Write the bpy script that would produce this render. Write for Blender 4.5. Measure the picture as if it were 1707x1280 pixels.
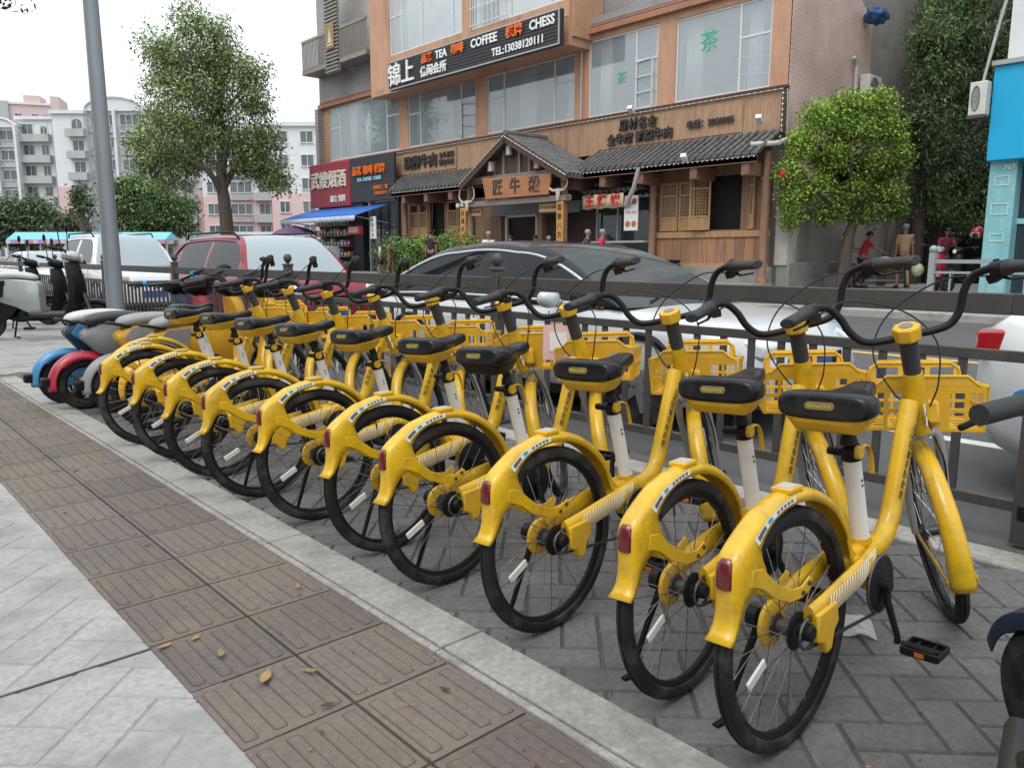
import bpy, bmesh, math, random
import numpy as np
from mathutils import Vector, Matrix, Euler
R=math.radians; PI=math.pi
for _o in list(bpy.data.objects): bpy.data.objects.remove(_o, do_unlink=True)
SC=bpy.context.scene; COL=SC.collection
random.seed(7); RNG=np.random.default_rng(7)
# ---------------------------------------------------------------- camera, sky, light
FPX=1300.0; HORIZON=425.0; CAMH=1.2; YAW=42.2
PITCH=math.atan((640-HORIZON)/FPX)
cd=bpy.data.cameras.new('camera'); cam=bpy.data.objects.new('camera',cd); COL.objects.link(cam)
cd.sensor_fit='HORIZONTAL'; cd.sensor_width=36.0; cd.lens=36.0*FPX/1707.0; cd.clip_start=0.05; cd.clip_end=2000
cam.location=(0,0,CAMH); cam.rotation_euler=(PI/2-PITCH,0,-R(YAW)); SC.camera=cam
SUN_EL=R(58); SUN_AZ=R(200)   # direction the light comes from, measured from +X anticlockwise
w=bpy.data.worlds.new('World'); SC.world=w; w.use_nodes=True
nt=w.node_tree; nt.nodes.clear()
sky=nt.nodes.new('ShaderNodeTexSky'); sky.sky_type='NISHITA'; sky.sun_disc=False
sky.sun_elevation=SUN_EL; sky.sun_rotation=PI/2-SUN_AZ; sky.dust_density=6; sky.air_density=1.0; sky.ozone_density=1.0
hs=nt.nodes.new('ShaderNodeHueSaturation'); hs.inputs['Saturation'].default_value=0.18; hs.inputs['Value'].default_value=1.0
nt.links.new(sky.outputs[0],hs.inputs['Color'])
b1=nt.nodes.new('ShaderNodeBackground'); b1.inputs[1].default_value=0.06; nt.links.new(hs.outputs[0],b1.inputs[0])
b2=nt.nodes.new('ShaderNodeBackground'); b2.inputs[0].default_value=(0.83,0.88,0.92,1); b2.inputs[1].default_value=0.72
_tc=nt.nodes.new('ShaderNodeTexCoord'); _sx=nt.nodes.new('ShaderNodeSeparateXYZ'); nt.links.new(_tc.outputs['Generated'],_sx.inputs[0])
_mr=nt.nodes.new('ShaderNodeMapRange'); _mr.inputs[1].default_value=0.0; _mr.inputs[2].default_value=1.0; _mr.inputs[3].default_value=0.78; _mr.inputs[4].default_value=1.5; nt.links.new(_sx.outputs['Z'],_mr.inputs[0])
_ns=nt.nodes.new('ShaderNodeTexNoise'); _ns.inputs['Scale'].default_value=2.2; _ns.inputs['Detail'].default_value=4; nt.links.new(_tc.outputs['Generated'],_ns.inputs['Vector'])
_m2=nt.nodes.new('ShaderNodeMapRange'); _m2.inputs[1].default_value=0.3; _m2.inputs[2].default_value=0.7; _m2.inputs[3].default_value=0.93; _m2.inputs[4].default_value=1.07; nt.links.new(_ns.outputs[0],_m2.inputs[0])
_mu=nt.nodes.new('ShaderNodeMath'); _mu.operation='MULTIPLY'; nt.links.new(_mr.outputs[0],_mu.inputs[0]); nt.links.new(_m2.outputs[0],_mu.inputs[1]); nt.links.new(_mu.outputs[0],b2.inputs[1])
ad=nt.nodes.new('ShaderNodeAddShader'); nt.links.new(b1.outputs[0],ad.inputs[0]); nt.links.new(b2.outputs[0],ad.inputs[1])
wo=nt.nodes.new('ShaderNodeOutputWorld'); nt.links.new(ad.outputs[0],wo.inputs[0])
sd=bpy.data.lights.new('sun','SUN'); sd.energy=0.7; sd.angle=R(25); sd.color=(1.0,0.97,0.92)
so=bpy.data.objects.new('sun',sd); COL.objects.link(so)
_d=Vector((math.cos(SUN_AZ)*math.cos(SUN_EL),math.sin(SUN_AZ)*math.cos(SUN_EL),math.sin(SUN_EL)))
so.rotation_euler=_d.to_track_quat('Z','Y').to_euler(); so.location=(0,0,20)
SC.view_settings.view_transform='Standard'; SC.view_settings.look='None'; SC.view_settings.exposure=0.18; SC.view_settings.gamma=1.0
SC.cycles.max_bounces=6; SC.cycles.transparent_max_bounces=12; SC.cycles.use_denoising=True

# ---------------------------------------------------------------- materials
MATS={}
def mat(name,col,rough=0.6,metal=0.0,var=0.0,scale=8.0,bump=0.0,bscale=60.0,dirt=None,dirt_amt=0.0,dscale=3.0,attr=False,coat=0.0,spec=0.5,emit=None,estr=0.0,trans=0.0,alpha=1.0,stretch=None,coord='Object'):
    if name in MATS: return MATS[name]
    m=bpy.data.materials.new(name); m.use_nodes=True; t=m.node_tree; n=t.nodes; l=t.links
    p=n['Principled BSDF']; c=(col[0],col[1],col[2],1)
    p.inputs['Base Color'].default_value=c; p.inputs['Roughness'].default_value=rough; p.inputs['Metallic'].default_value=metal
    p.inputs['Specular IOR Level'].default_value=spec; p.inputs['Coat Weight'].default_value=coat
    p.inputs['Transmission Weight'].default_value=trans; p.inputs['Alpha'].default_value=alpha
    if emit: p.inputs['Emission Color'].default_value=(*emit,1); p.inputs['Emission Strength'].default_value=estr
    last=None
    if var or bump or dirt:
        tc=n.new('ShaderNodeTexCoord'); mp=n.new('ShaderNodeMapping'); l.new(tc.outputs[coord],mp.inputs[0]); oi=n.new('ShaderNodeObjectInfo'); ml=n.new('ShaderNodeMath'); ml.operation='MULTIPLY'; ml.inputs[1].default_value=37.0; l.new(oi.outputs['Random'],ml.inputs[0]); l.new(ml.outputs[0],mp.inputs['Location'])
        if stretch: mp.inputs['Scale'].default_value=stretch
    if var:
        ns=n.new('ShaderNodeTexNoise'); ns.inputs['Scale'].default_value=scale; ns.inputs['Detail'].default_value=5; ns.inputs['Roughness'].default_value=0.65
        l.new(mp.outputs[0],ns.inputs['Vector'])
        mr=n.new('ShaderNodeMapRange'); mr.inputs[1].default_value=0.25; mr.inputs[2].default_value=0.75; mr.inputs[3].default_value=1-var; mr.inputs[4].default_value=1+var
        l.new(ns.outputs[0],mr.inputs[0])
        mx=n.new('ShaderNodeVectorMath'); mx.operation='SCALE'; mx.inputs[0].default_value=col[:3]; l.new(mr.outputs[0],mx.inputs['Scale']); last=mx.outputs[0]
    if attr:
        at=n.new('ShaderNodeAttribute'); at.attribute_name='rnd_shade'
        m2=n.new('ShaderNodeMapRange'); m2.inputs[3].default_value=1-attr; m2.inputs[4].default_value=1+attr; l.new(at.outputs['Fac'],m2.inputs[0])
        ms=n.new('ShaderNodeVectorMath'); ms.operation='SCALE'
        if last is not None: l.new(last,ms.inputs[0])
        else: ms.inputs[0].default_value=col[:3]
        l.new(m2.outputs[0],ms.inputs['Scale']); last=ms.outputs[0]
    if dirt:
        n2=n.new('ShaderNodeTexNoise'); n2.inputs['Scale'].default_value=dscale; n2.inputs['Detail'].default_value=8; n2.inputs['Roughness'].default_value=0.7
        l.new(mp.outputs[0],n2.inputs['Vector'])
        m3=n.new('ShaderNodeMapRange'); m3.inputs[1].default_value=0.48; m3.inputs[2].default_value=0.72; m3.inputs[3].default_value=0; m3.inputs[4].default_value=dirt_amt
        l.new(n2.outputs[0],m3.inputs[0])
        mm=n.new('ShaderNodeMix'); mm.data_type='RGBA'; l.new(m3.outputs[0],mm.inputs[0])
        if last is not None: l.new(last,mm.inputs[6])
        else: mm.inputs[6].default_value=c
        mm.inputs[7].default_value=(*dirt,1); last=mm.outputs[2]
    if last is not None: l.new(last,p.inputs['Base Color'])
    if bump:
        n4=n.new('ShaderNodeTexNoise'); n4.inputs['Scale'].default_value=bscale; n4.inputs['Detail'].default_value=6; n4.inputs['Roughness'].default_value=0.7
        l.new(mp.outputs[0],n4.inputs['Vector'])
        bp=n.new('ShaderNodeBump'); bp.inputs['Strength'].default_value=bump; bp.inputs['Distance'].default_value=0.01
        l.new(n4.outputs[0],bp.inputs['Height']); l.new(bp.outputs[0],p.inputs['Normal'])
    MATS[name]=m; return m
YEL=mat('bike_yellow',(0.64,0.385,0.010),0.30,var=0.08,scale=6,dirt=(0.22,0.13,0.03),dirt_amt=0.6,dscale=10,coat=0.25)
YELP=mat('yellow_plastic',(0.64,0.37,0.016),0.42,var=0.08,scale=9,dirt=(0.35,0.24,0.08),dirt_amt=0.4,dscale=12)
BLK=mat('black_plastic',(0.010,0.010,0.011),0.42,spec=0.2,var=0.2,scale=20)
SADB=mat('saddle_black',(0.008,0.008,0.009),0.27,spec=0.28,var=0.25,scale=14,dirt=(0.10,0.095,0.085),dirt_amt=0.25,dscale=7,)
RUB=mat('tyre_rubber',(0.014,0.0135,0.0135),0.7,spec=0.25,var=0.3,scale=18,dirt=(0.13,0.12,0.105),dirt_amt=0.6,dscale=6,bump=0.3,bscale=150)
GRIPM=mat('grip_rubber',(0.018,0.019,0.02),0.55,var=0.2,scale=30,bump=0.3,bscale=200)
STEEL=mat('spoke_steel',(0.75,0.76,0.78),0.28,0.9)
DKST=mat('dark_steel',(0.10,0.10,0.10),0.45,0.7,var=0.3,scale=40)
WHT=mat('white_paint',(0.74,0.72,0.68),0.4,var=0.06,scale=9,dirt=(0.45,0.42,0.36),dirt_amt=0.3,dscale=10)
GRYF=mat('grey_fork',(0.36,0.36,0.35),0.42,0.2,var=0.1,scale=12)
RED=mat('reflector_red',(0.11,0.003,0.006),0.2,coat=0.5)
DECK=mat('decal_black',(0.02,0.018,0.015),0.5)
WHS=mat('sticker_white',(0.75,0.76,0.74),0.5,var=0.08,scale=60)
CLR=mat('clear_reflector',(0.62,0.60,0.56),0.15,coat=0.6)
TEAL=mat('teal_mark',(0.03,0.38,0.36),0.5)
STRP=mat('stripe_white',(0.72,0.68,0.52),0.45)
CABLE=mat('cable_black',(0.012,0.012,0.013),0.5)

# ---------------------------------------------------------------- mesh building
class MB:
    def __init__(s): s.v=[]; s.f=[]; s.mi=[]; s.rn=[]
    def add(s,vs,fs,mi=0,rn=None):
        o=len(s.v); s.v.extend([tuple(v) for v in vs]); s.f.extend([tuple(i+o for i in f) for f in fs]); s.mi.extend([mi]*len(fs))
        s.rn.extend([rn if rn is not None else 0.5]*len(fs)); return s
    def box(s,x0,x1,y0,y1,z0,z1,mi=0,rn=None):
        s.add([(x0,y0,z0),(x1,y0,z0),(x1,y1,z0),(x0,y1,z0),(x0,y0,z1),(x1,y0,z1),(x1,y1,z1),(x0,y1,z1)],
              [(0,3,2,1),(4,5,6,7),(0,1,5,4),(1,2,6,5),(2,3,7,6),(3,0,4,7)],mi,rn); return s
    def obox(s,c,size,rot,mi=0,rn=None):   # oriented box, rot = Matrix3 or Euler tuple
        if not isinstance(rot,Matrix): rot=Euler(rot).to_matrix()
        hx,hy,hz=[k/2 for k in size]; c=Vector(c)
        vs=[c+rot@Vector(p) for p in ((-hx,-hy,-hz),(hx,-hy,-hz),(hx,hy,-hz),(-hx,hy,-hz),(-hx,-hy,hz),(hx,-hy,hz),(hx,hy,hz),(-hx,hy,hz))]
        s.add(vs,[(0,3,2,1),(4,5,6,7),(0,1,5,4),(1,2,6,5),(2,3,7,6),(3,0,4,7)],mi,rn); return s
    def beam(s,p0,p1,w,h,mi=0,rn=None):    # box between two points, w sideways, h the other way
        p0=Vector(p0);p1=Vector(p1);d=(p1-p0);L=d.length;d.normalize()
        up=Vector((0,0,1)) if abs(d.z)<0.95 else Vector((1,0,0))
        y=up.cross(d).normalized(); z=d.cross(y); m=Matrix((d,y,z)).transposed()
        return s.obox((p0+p1)/2,(L,w,h),m,mi,rn)
    def tube(s,pts,rad,n=10,caps=True,mi=0,ry=None,closed=False,up=None):
        pts=[Vector(p) for p in pts]; N=len(pts)
        if not isinstance(rad,(list,tuple)): rad=[rad]*N
        if ry is None: ry=rad
        elif not isinstance(ry,(list,tuple)): ry=[ry]*N
        o=len(s.v); prev=None
        for i,p in enumerate(pts):
            if closed: t=(pts[(i+1)%N]-pts[i-1]).normalized()
            else: t=(pts[min(i+1,N-1)]-pts[max(i-1,0)]).normalized()
            if prev is None:
                a=Vector(up) if up else (Vector((0,1,0)) if abs(t.y)<0.9 else Vector((1,0,0)))
                u=(a-t*a.dot(t)).normalized()
            else: u=(prev-t*prev.dot(t)).normalized()
            if up: a=Vector(up); u=(a-t*a.dot(t)).normalized()
            prev=u; q=t.cross(u)
            for k in range(n):
                th=2*PI*k/n; s.v.append(tuple(p+u*math.cos(th)*rad[i]+q*math.sin(th)*ry[i]))
        M=N if closed else N-1
        for i in range(M):
            for k in range(n):
                a=o+i*n+k;b=o+i*n+(k+1)%n;c=o+((i+1)%N)*n+(k+1)%n;d=o+((i+1)%N)*n+k
                s.f.append((a,b,c,d)); s.mi.append(mi); s.rn.append(0.5)
        if caps and not closed:
            s.f.append(tuple(o+k for k in range(n-1,-1,-1))); s.f.append(tuple(o+(N-1)*n+k for k in range(n))); s.mi+= [mi,mi]; s.rn+=[0.5,0.5]
        return s
    def cyl(s,p0,p1,r0,r1=None,n=16,mi=0): return s.tube([p0,p1],[r0,r0 if r1 is None else r1],n,True,mi)
    def torus(s,c,R_,r,axis='y',n=40,m=8,mi=0,a0=0,a1=2*PI,rw=None):
        full=abs(a1-a0-2*PI)<1e-6; N=n if full else n+1; o=len(s.v)
        for i in range(N):
            a=a0+(a1-a0)*i/n
            for k in range(m):
                b=2*PI*k/m; rr=R_+r*math.cos(b); h=(rw or r)*math.sin(b)
                if axis=='y': v=(c[0]+rr*math.cos(a),c[1]+h,c[2]+rr*math.sin(a))
                elif axis=='z': v=(c[0]+rr*math.cos(a),c[1]+rr*math.sin(a),c[2]+h)
                else: v=(c[0]+h,c[1]+rr*math.cos(a),c[2]+rr*math.sin(a))
                s.v.append(v)
        for i in range(n if full else n):
            for k in range(m):
                i2=(i+1)%N
                s.f.append((o+i*m+k,o+i*m+(k+1)%m,o+i2*m+(k+1)%m,o+i2*m+k)); s.mi.append(mi); s.rn.append(0.5)
        return s
    def lathe(s,prof,c,axis='y',n=24,mi=0,caps=True):   # prof: (r,h) list along axis
        o=len(s.v); c=Vector(c)
        for r,h in prof:
            for k in range(n):
                a=2*PI*k/n; x,y=r*math.cos(a),r*math.sin(a)
                v={'y':(x,h,y),'z':(x,y,h),'x':(h,x,y)}[axis]; s.v.append(tuple(c+Vector(v)))
        for i in range(len(prof)-1):
            for k in range(n):
                s.f.append((o+i*n+k,o+i*n+(k+1)%n,o+(i+1)*n+(k+1)%n,o+(i+1)*n+k)); s.mi.append(mi); s.rn.append(0.5)
        if caps and prof[0][0]>1e-6: s.f.append(tuple(o+k for k in range(n))); s.mi.append(mi); s.rn.append(0.5)
        if caps and prof[-1][0]>1e-6: s.f.append(tuple(o+(len(prof)-1)*n+k for k in range(n))); s.mi.append(mi); s.rn.append(0.5)
        return s
    def sphere(s,c,r,n=14,m=8,mi=0,sc=(1,1,1)):
        prof=[(max(1e-4,math.sin(PI*i/m))*1.0,-math.cos(PI*i/m)) for i in range(m+1)]; o=len(s.v)
        s.lathe(prof,(0,0,0),'z',n,mi)
        for i in range(o,len(s.v)): v=s.v[i]; s.v[i]=(c[0]+v[0]*r*sc[0],c[1]+v[1]*r*sc[1],c[2]+v[2]*r*sc[2])
        return s
    def prism(s,poly,y0,y1,plane='xz',mi=0):  # polygon extruded along the missing axis
        n=len(poly)
        def V(p,h):
            return (p[0],h,p[1]) if plane=='xz' else ((h,p[0],p[1]) if plane=='yz' else (p[0],p[1],h))
        s.add([V(p,y0) for p in poly]+[V(p,y1) for p in poly],[tuple(range(n-1,-1,-1)),tuple(range(n,2*n))]+[(i,(i+1)%n,n+(i+1)%n,n+i) for i in range(n)],mi); return s
    def loft(s,rings,caps=True,mi=0,closed_ring=True):
        o=len(s.v); n=len(rings[0])
        for r in rings: s.v.extend([tuple(p) for p in r])
        for i in range(len(rings)-1):
            for k in range(n if closed_ring else n-1):
                s.f.append((o+i*n+k,o+i*n+(k+1)%n,o+(i+1)*n+(k+1)%n,o+(i+1)*n+k)); s.mi.append(mi); s.rn.append(0.5)
        if caps and closed_ring:
            s.f.append(tuple(o+k for k in range(n-1,-1,-1))); s.f.append(tuple(o+(len(rings)-1)*n+k for k in range(n))); s.mi+=[mi,mi]; s.rn+=[0.5,0.5]
        return s
    def xf(s,M,i0=0):
        for i in range(i0,len(s.v)): s.v[i]=tuple(M@Vector(s.v[i]))
        return s
    def build(s,name,mats,parent=None,world=False,smooth=True,bevel=0,solid=0,sub=0,angle=35,origin=None,weld=False):
        if not isinstance(mats,(list,tuple)): mats=[mats]
        vs=s.v
        if world and parent is not None:
            r=parent
            while r.parent: r=r.parent
            L=r.location; vs=[(v[0]-L[0],v[1]-L[1],v[2]-L[2]) for v in vs]
        if origin is not None: vs=[(v[0]-origin[0],v[1]-origin[1],v[2]-origin[2]) for v in vs]
        me=bpy.data.meshes.new(name); me.from_pydata(vs,[],s.f); 
        for m in mats: me.materials.append(m)
        me.polygons.foreach_set('material_index',s.mi)
        if any(r!=0.5 for r in s.rn):
            a=me.attributes.new('rnd_shade','FLOAT','FACE'); a.data.foreach_set('value',s.rn)
        bm=bmesh.new(); bm.from_mesh(me)
        if weld: bmesh.ops.remove_doubles(bm,verts=bm.verts,dist=1e-4)
        bmesh.ops.recalc_face_normals(bm,faces=bm.faces); bm.to_mesh(me); bm.free()
        if smooth:
            me.polygons.foreach_set('use_smooth',[True]*len(me.polygons)); me.set_sharp_from_angle(angle=R(angle))
        o=bpy.data.objects.new(name,me); COL.objects.link(o)
        if parent is not None: o.parent=parent
        if origin is not None: o.location=origin
        if solid: md=o.modifiers.new('solid','SOLIDIFY'); md.thickness=solid; md.offset=0
        if sub: md=o.modifiers.new('sub','SUBSURF'); md.levels=sub; md.render_levels=sub
        if bevel: md=o.modifiers.new('bevel','BEVEL'); md.width=bevel; md.segments=2; md.limit_method='ANGLE'; md.angle_limit=R(40)
        return o
def tag(o,label=None,cat=None,group=None,kind=None):
    if label: o['label']=label
    if cat: o['category']=cat
    if group: o['group']=group
    if kind: o['kind']=kind
    return o
def thing(name,label,cat,loc=(0,0,0),rotz=0,group=None):
    o=bpy.data.objects.new(name,None); COL.objects.link(o); o.empty_display_size=0.1
    o.location=loc; o.rotation_euler=(0,0,rotz); return tag(o,label,cat,group)
def structure(o): o['kind']='structure'; return o
def dup_tree(o,parent=None):
    c=o.copy(); COL.objects.link(c)
    if parent is not None: c.parent=parent
    for ch in list(o.children): dup_tree(ch,c)
    return c
def text_verts(body,size,extrude=0.003,align='CENTER',bold=0.0,shear=0.0,spacing=1.0):
    c=bpy.data.curves.new('tmp','FONT'); c.body=body; c.size=size; c.extrude=extrude; c.align_x=align; c.align_y='CENTER'; c.offset=bold; c.resolution_u=2; c.shear=shear; c.space_character=spacing
    o=bpy.data.objects.new('tmp',c); COL.objects.link(o); dg=bpy.context.evaluated_depsgraph_get()
    me=bpy.data.meshes.new_from_object(o.evaluated_get(dg)); vs=[v.co.copy() for v in me.vertices]; fs=[tuple(p.vertices) for p in me.polygons]
    bpy.data.objects.remove(o); bpy.data.curves.remove(c); bpy.data.meshes.remove(me); return vs,fs
def add_text(mb,body,size,M,mi=0,**k):
    vs,fs=text_verts(body,size,**k); mb.add([M@v for v in vs],fs,mi); return mb
def frame_mat(o,xdir,ydir):     # matrix mapping text x,y to world directions
    x=Vector(xdir).normalized(); y=Vector(ydir); y=(y-x*y.dot(x)).normalized(); z=x.cross(y)
    m=Matrix.Identity(4)
    for i in range(3): m[i][0]=x[i]; m[i][1]=y[i]; m[i][2]=z[i]; m[i][3]=o[i]
    return m
def grid_panel(mb,P,us,vs,holes,mi=0):   # flat panel with rectangular holes; P(u,v)->point
    U=sorted(set([round(u,5) for u in us]+[round(h[i],5) for h in holes for i in (0,1)])); V=sorted(set([round(v,5) for v in vs]+[round(h[i],5) for h in holes for i in (2,3)]))
    o=len(mb.v); idx={}
    for i in range(len(U)-1):
        for j in range(len(V)-1):
            cu=(U[i]+U[i+1])/2; cv=(V[j]+V[j+1])/2
            if any(h[0]<cu<h[1] and h[2]<cv<h[3] for h in holes): continue
            q=[]
            for (a,b) in ((i,j),(i+1,j),(i+1,j+1),(i,j+1)):
                if (a,b) not in idx: idx[(a,b)]=len(mb.v); mb.v.append(tuple(P(U[a],V[b])))
                q.append(idx[(a,b)])
            mb.f.append(tuple(q)); mb.mi.append(mi); mb.rn.append(0.5)
    return mb
def arcpts(c,r,a0,a1,n,y=0): return [(c[0]+r*math.cos(R(a0+(a1-a0)*i/n)),y,c[1]+r*math.sin(R(a0+(a1-a0)*i/n))) for i in range(n+1)]
def bez(pts,n=6):   # Catmull-Rom through points
    P=[Vector(p) for p in pts]; P=[P[0]*2-P[1]]+P+[P[-1]*2-P[-2]]; out=[]
    for i in range(1,len(P)-2):
        for k in range(n):
            t=k/n; a,b,c,d=P[i-1],P[i],P[i+1],P[i+2]
            out.append(0.5*((2*b)+(c-a)*t+(2*a-5*b+4*c-d)*t*t+(3*b-a-3*c+d)*t**3))
    out.append(P[-2]); return out
# ---------------------------------------------------------------- ground
CONC_L=mat('pale_paving',(0.345,0.342,0.325),0.85,var=0.26,scale=48,dirt=(0.17,0.17,0.158),dirt_amt=0.8,dscale=3.0,attr=0.05,bump=0.7,bscale=75)
CONC_D=mat('grey_paving',(0.135,0.132,0.128),0.82,var=0.32,scale=42,dirt=(0.075,0.072,0.068),dirt_amt=0.75,dscale=2.6,attr=0.13,bump=0.7,bscale=80)
GROUT=mat('grout',(0.07,0.068,0.064),0.95,var=0.3,scale=20)
GROUTL=mat('pale_grout',(0.24,0.24,0.235),0.95,var=0.3,scale=20)
TACT=mat('brown_tile',(0.138,0.112,0.097),0.8,var=0.26,scale=45,dirt=(0.19,0.165,0.105),dirt_amt=0.8,dscale=1.7,attr=0.14,bump=0.5,bscale=90)
KERB=mat('kerb_concrete',(0.33,0.315,0.29),0.88,var=0.28,scale=45,dirt=(0.14,0.13,0.115),dirt_amt=0.75,dscale=4.5,bump=0.8,bscale=50)
ASPH=mat('asphalt',(0.085,0.084,0.083),0.8,var=0.15,scale=3,dirt=(0.11,0.108,0.105),dirt_amt=0.5,dscale=0.8,bump=0.6,bscale=140)
PLAZ=mat('plaza_paving',(0.33,0.32,0.30),0.85,var=0.15,scale=2,dirt=(0.2,0.19,0.18),dirt_amt=0.5,dscale=0.6,bump=0.3,bscale=40)
FARG=mat('far_ground',(0.20,0.20,0.19),0.9,var=0.15,scale=0.3)
def herring(name,m,gm,x0,x1,y0,y1,Wb,gap,h,ex=0.10):
    mb=MB(); c=math.sqrt(.5)
    cx,cy=(x0+x1)/2,(y0+y1)/2; ext=math.hypot(x1-x0,y1-y0)/2/Wb+3; N=int(ext)
    def put(u0,u1,v0,v1):
        uc,vc=(u0+u1)/2*Wb,(v0+v1)/2*Wb; X=cx+(uc-vc)*c; Y=cy+(uc+vc)*c
        if not(x0-ex<X<x1+ex and y0<Y<y1): return
        g=gap/2; z=random.uniform(-.0012,.0012); b=0.004
        P=[(u0*Wb+g,v0*Wb+g),(u1*Wb-g,v0*Wb+g),(u1*Wb-g,v1*Wb-g),(u0*Wb+g,v1*Wb-g)]
        Q=[(u0*Wb+g+b,v0*Wb+g+b),(u1*Wb-g-b,v0*Wb+g+b),(u1*Wb-g-b,v1*Wb-g-b),(u0*Wb+g+b,v1*Wb-g-b)]
        lo=[(cx+(u-v)*c,cy+(u+v)*c,-h) for u,v in P]; hi=[(cx+(u-v)*c,cy+(u+v)*c,z) for u,v in Q]
        mb.add(lo+hi,[(4,5,6,7),(0,1,5,4),(1,2,6,5),(2,3,7,6),(3,0,4,7)],0,random.random())
    for i in range(-N,N):
        for j in range(-N,N):
            t=(i-j)%4
            if t==0: put(i,i+2,j,j+1)
            elif t==3: put(i,i+1,j,j+2)
    o=mb.build(name,[m,gm],smooth=False); return structure(o)
structure(MB().box(-60,260,-60,400,-0.6,-0.16).build('ground',FARG,smooth=False))
# pavement base (joint colour) and bricks
structure(MB().box(-6,3.46,-3,60,-0.5,-0.007).build('pavement_base',GROUT,smooth=False))
structure(MB().box(-6,0.70,-3.0,60,-0.006,-0.003).build('pavement_joint_bed',GROUTL,smooth=False))
herring('pavement',CONC_L,GROUT,-3.2,0.60,0.3,12.0,0.15,0.0040,0.004,0.18)
herring('pavement',CONC_D,GROUT,1.46,3.30,-1.0,9.3,0.118,0.0075,0.008)
herring('pavement',CONC_L,GROUT,1.46,3.30,9.3,26.0,0.16,0.008,0.006)
structure(MB().box(3.37,3.55,-3,60,-0.45,0.006).build('kerb',KERB,smooth=False,bevel=0.012))
# concrete edge strip of the parking bay, cast in lengths
kb=MB(); y=-0.6
while y<8.9:
    kb.box(1.345,1.50+0.0*y,y+0.004,y+1.2-0.004,-0.05,0.012,0,random.random()); kb.box(1.312,1.338,y+0.003,y+1.2-0.003,-0.05,0.010,0,random.random()); y+=1.2
structure(kb.build('edge_strip',KERB,smooth=False,bevel=0.006))
# tactile paving with raised bars
tp=MB(); P=0.345
def tile(x0,y0):
    w=0.315; g=0.0045; rr=random.random()
    tp.box(x0+g,x0+w-g,y0+g,y0+P-g,-0.05,0.0045,0,rr)
    for k in range(4):
        cx=x0+w*(0.5+k)/4; a=0.017; l0=y0+0.035; l1=y0+P-0.035; b=0.006
        lo=[(cx-a,l0,0.0045),(cx-a+b,l0-b,0.0045),(cx+a-b,l0-b,0.0045),(cx+a,l0,0.0045),(cx+a,l1,0.0045),(cx+a-b,l1+b,0.0045),(cx-a+b,l1+b,0.0045),(cx-a,l1,0.0045)]
        hi=[(p[0]+(cx-p[0])*0.2,p[1]+(0.006 if p[1]<y0+P/2 else -0.006),0.0095) for p in lo]
        o5=[(cx+(p[0]-cx)*1.16,p[1]+(-.003 if p[1]<y0+P/2 else .003),0.0052) for p in lo]; tp.add(o5,[tuple(range(8))],1,.5)  # dark outline under each bar: groove dirt plus painted shade to show relief
        lo=[(p[0],p[1],.0056) for p in lo]; tp.add(lo+hi,[tuple(range(8,16))]+[(i,(i+1)%8,8+(i+1)%8,8+i) for i in range(8)],0,rr)
for j in range(-2,80):
    for i in range(2): tile(0.675+i*0.317+(0.0),j*P+0.0)
structure(tp.build('tactile_paving',[TACT,mat('groove_dirt_shade',(0.068,0.055,0.048),0.9)],smooth=False))
mj=MB(); mj.beam((-3.2,2.40,0.0024),(0.69,2.41,0.0024),.009,.002); structure(mj.build('expansion_joint',GROUT,smooth=False))
# road
structure(MB().box(3.55,17.0,-60,400,-0.5,-0.12).build('road',ASPH,smooth=False))
LINEW=mat('road_white',(0.62,0.62,0.60),0.7,var=0.12,scale=6,dirt=(0.25,0.25,0.25),dirt_amt=0.5,dscale=5)
LINEY=mat('road_yellow',(0.62,0.42,0.10),0.7,var=0.12,scale=6,dirt=(0.25,0.22,0.18),dirt_amt=0.5,dscale=5)
m_=MB()
m_.box(6.0,6.14,-40,160,-0.119,-0.116)
structure(m_.build('road_marking',LINEW,smooth=False))
structure(MB().box(10.62,10.77,-40,160,-0.119,-0.116).build('road_marking',LINEY,smooth=False))
zb=MB()
for k in range(8): zb.box(11.2,15.6,22+k*1.0,22.5+k*1.0,-0.119,-0.116)
structure(zb.build('road_marking',LINEW,smooth=False))
structure(MB().box(17.0,17.25,-60,400,-0.5,0.03).box(17.25,18.2,8,60,-0.5,0.13).build('kerb',KERB,smooth=False,bevel=0.015))
structure(MB().box(17.25,75.0,-60,400,-0.5,0.02).build('plaza_base',PLAZ,smooth=False))
pz=MB()
for i in range(36):
    for j in range(120):
        x=18.2+i*0.6; y=4+j*0.6
        if x<75: pz.box(x+.006,x+.594,y+.006,y+.594,0.0,0.25,0,random.random())
structure(MB().box(18.2,75,-40,160,0.0,0.243).build('plaza_joint_bed',GROUT,smooth=False))
structure(pz.build('plaza',mat('plaza_slab',(0.33,0.315,0.295),0.85,var=0.15,scale=3,attr=0.12,dirt=(0.2,0.19,0.18),dirt_amt=0.4,dscale=0.8),smooth=False))
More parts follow.
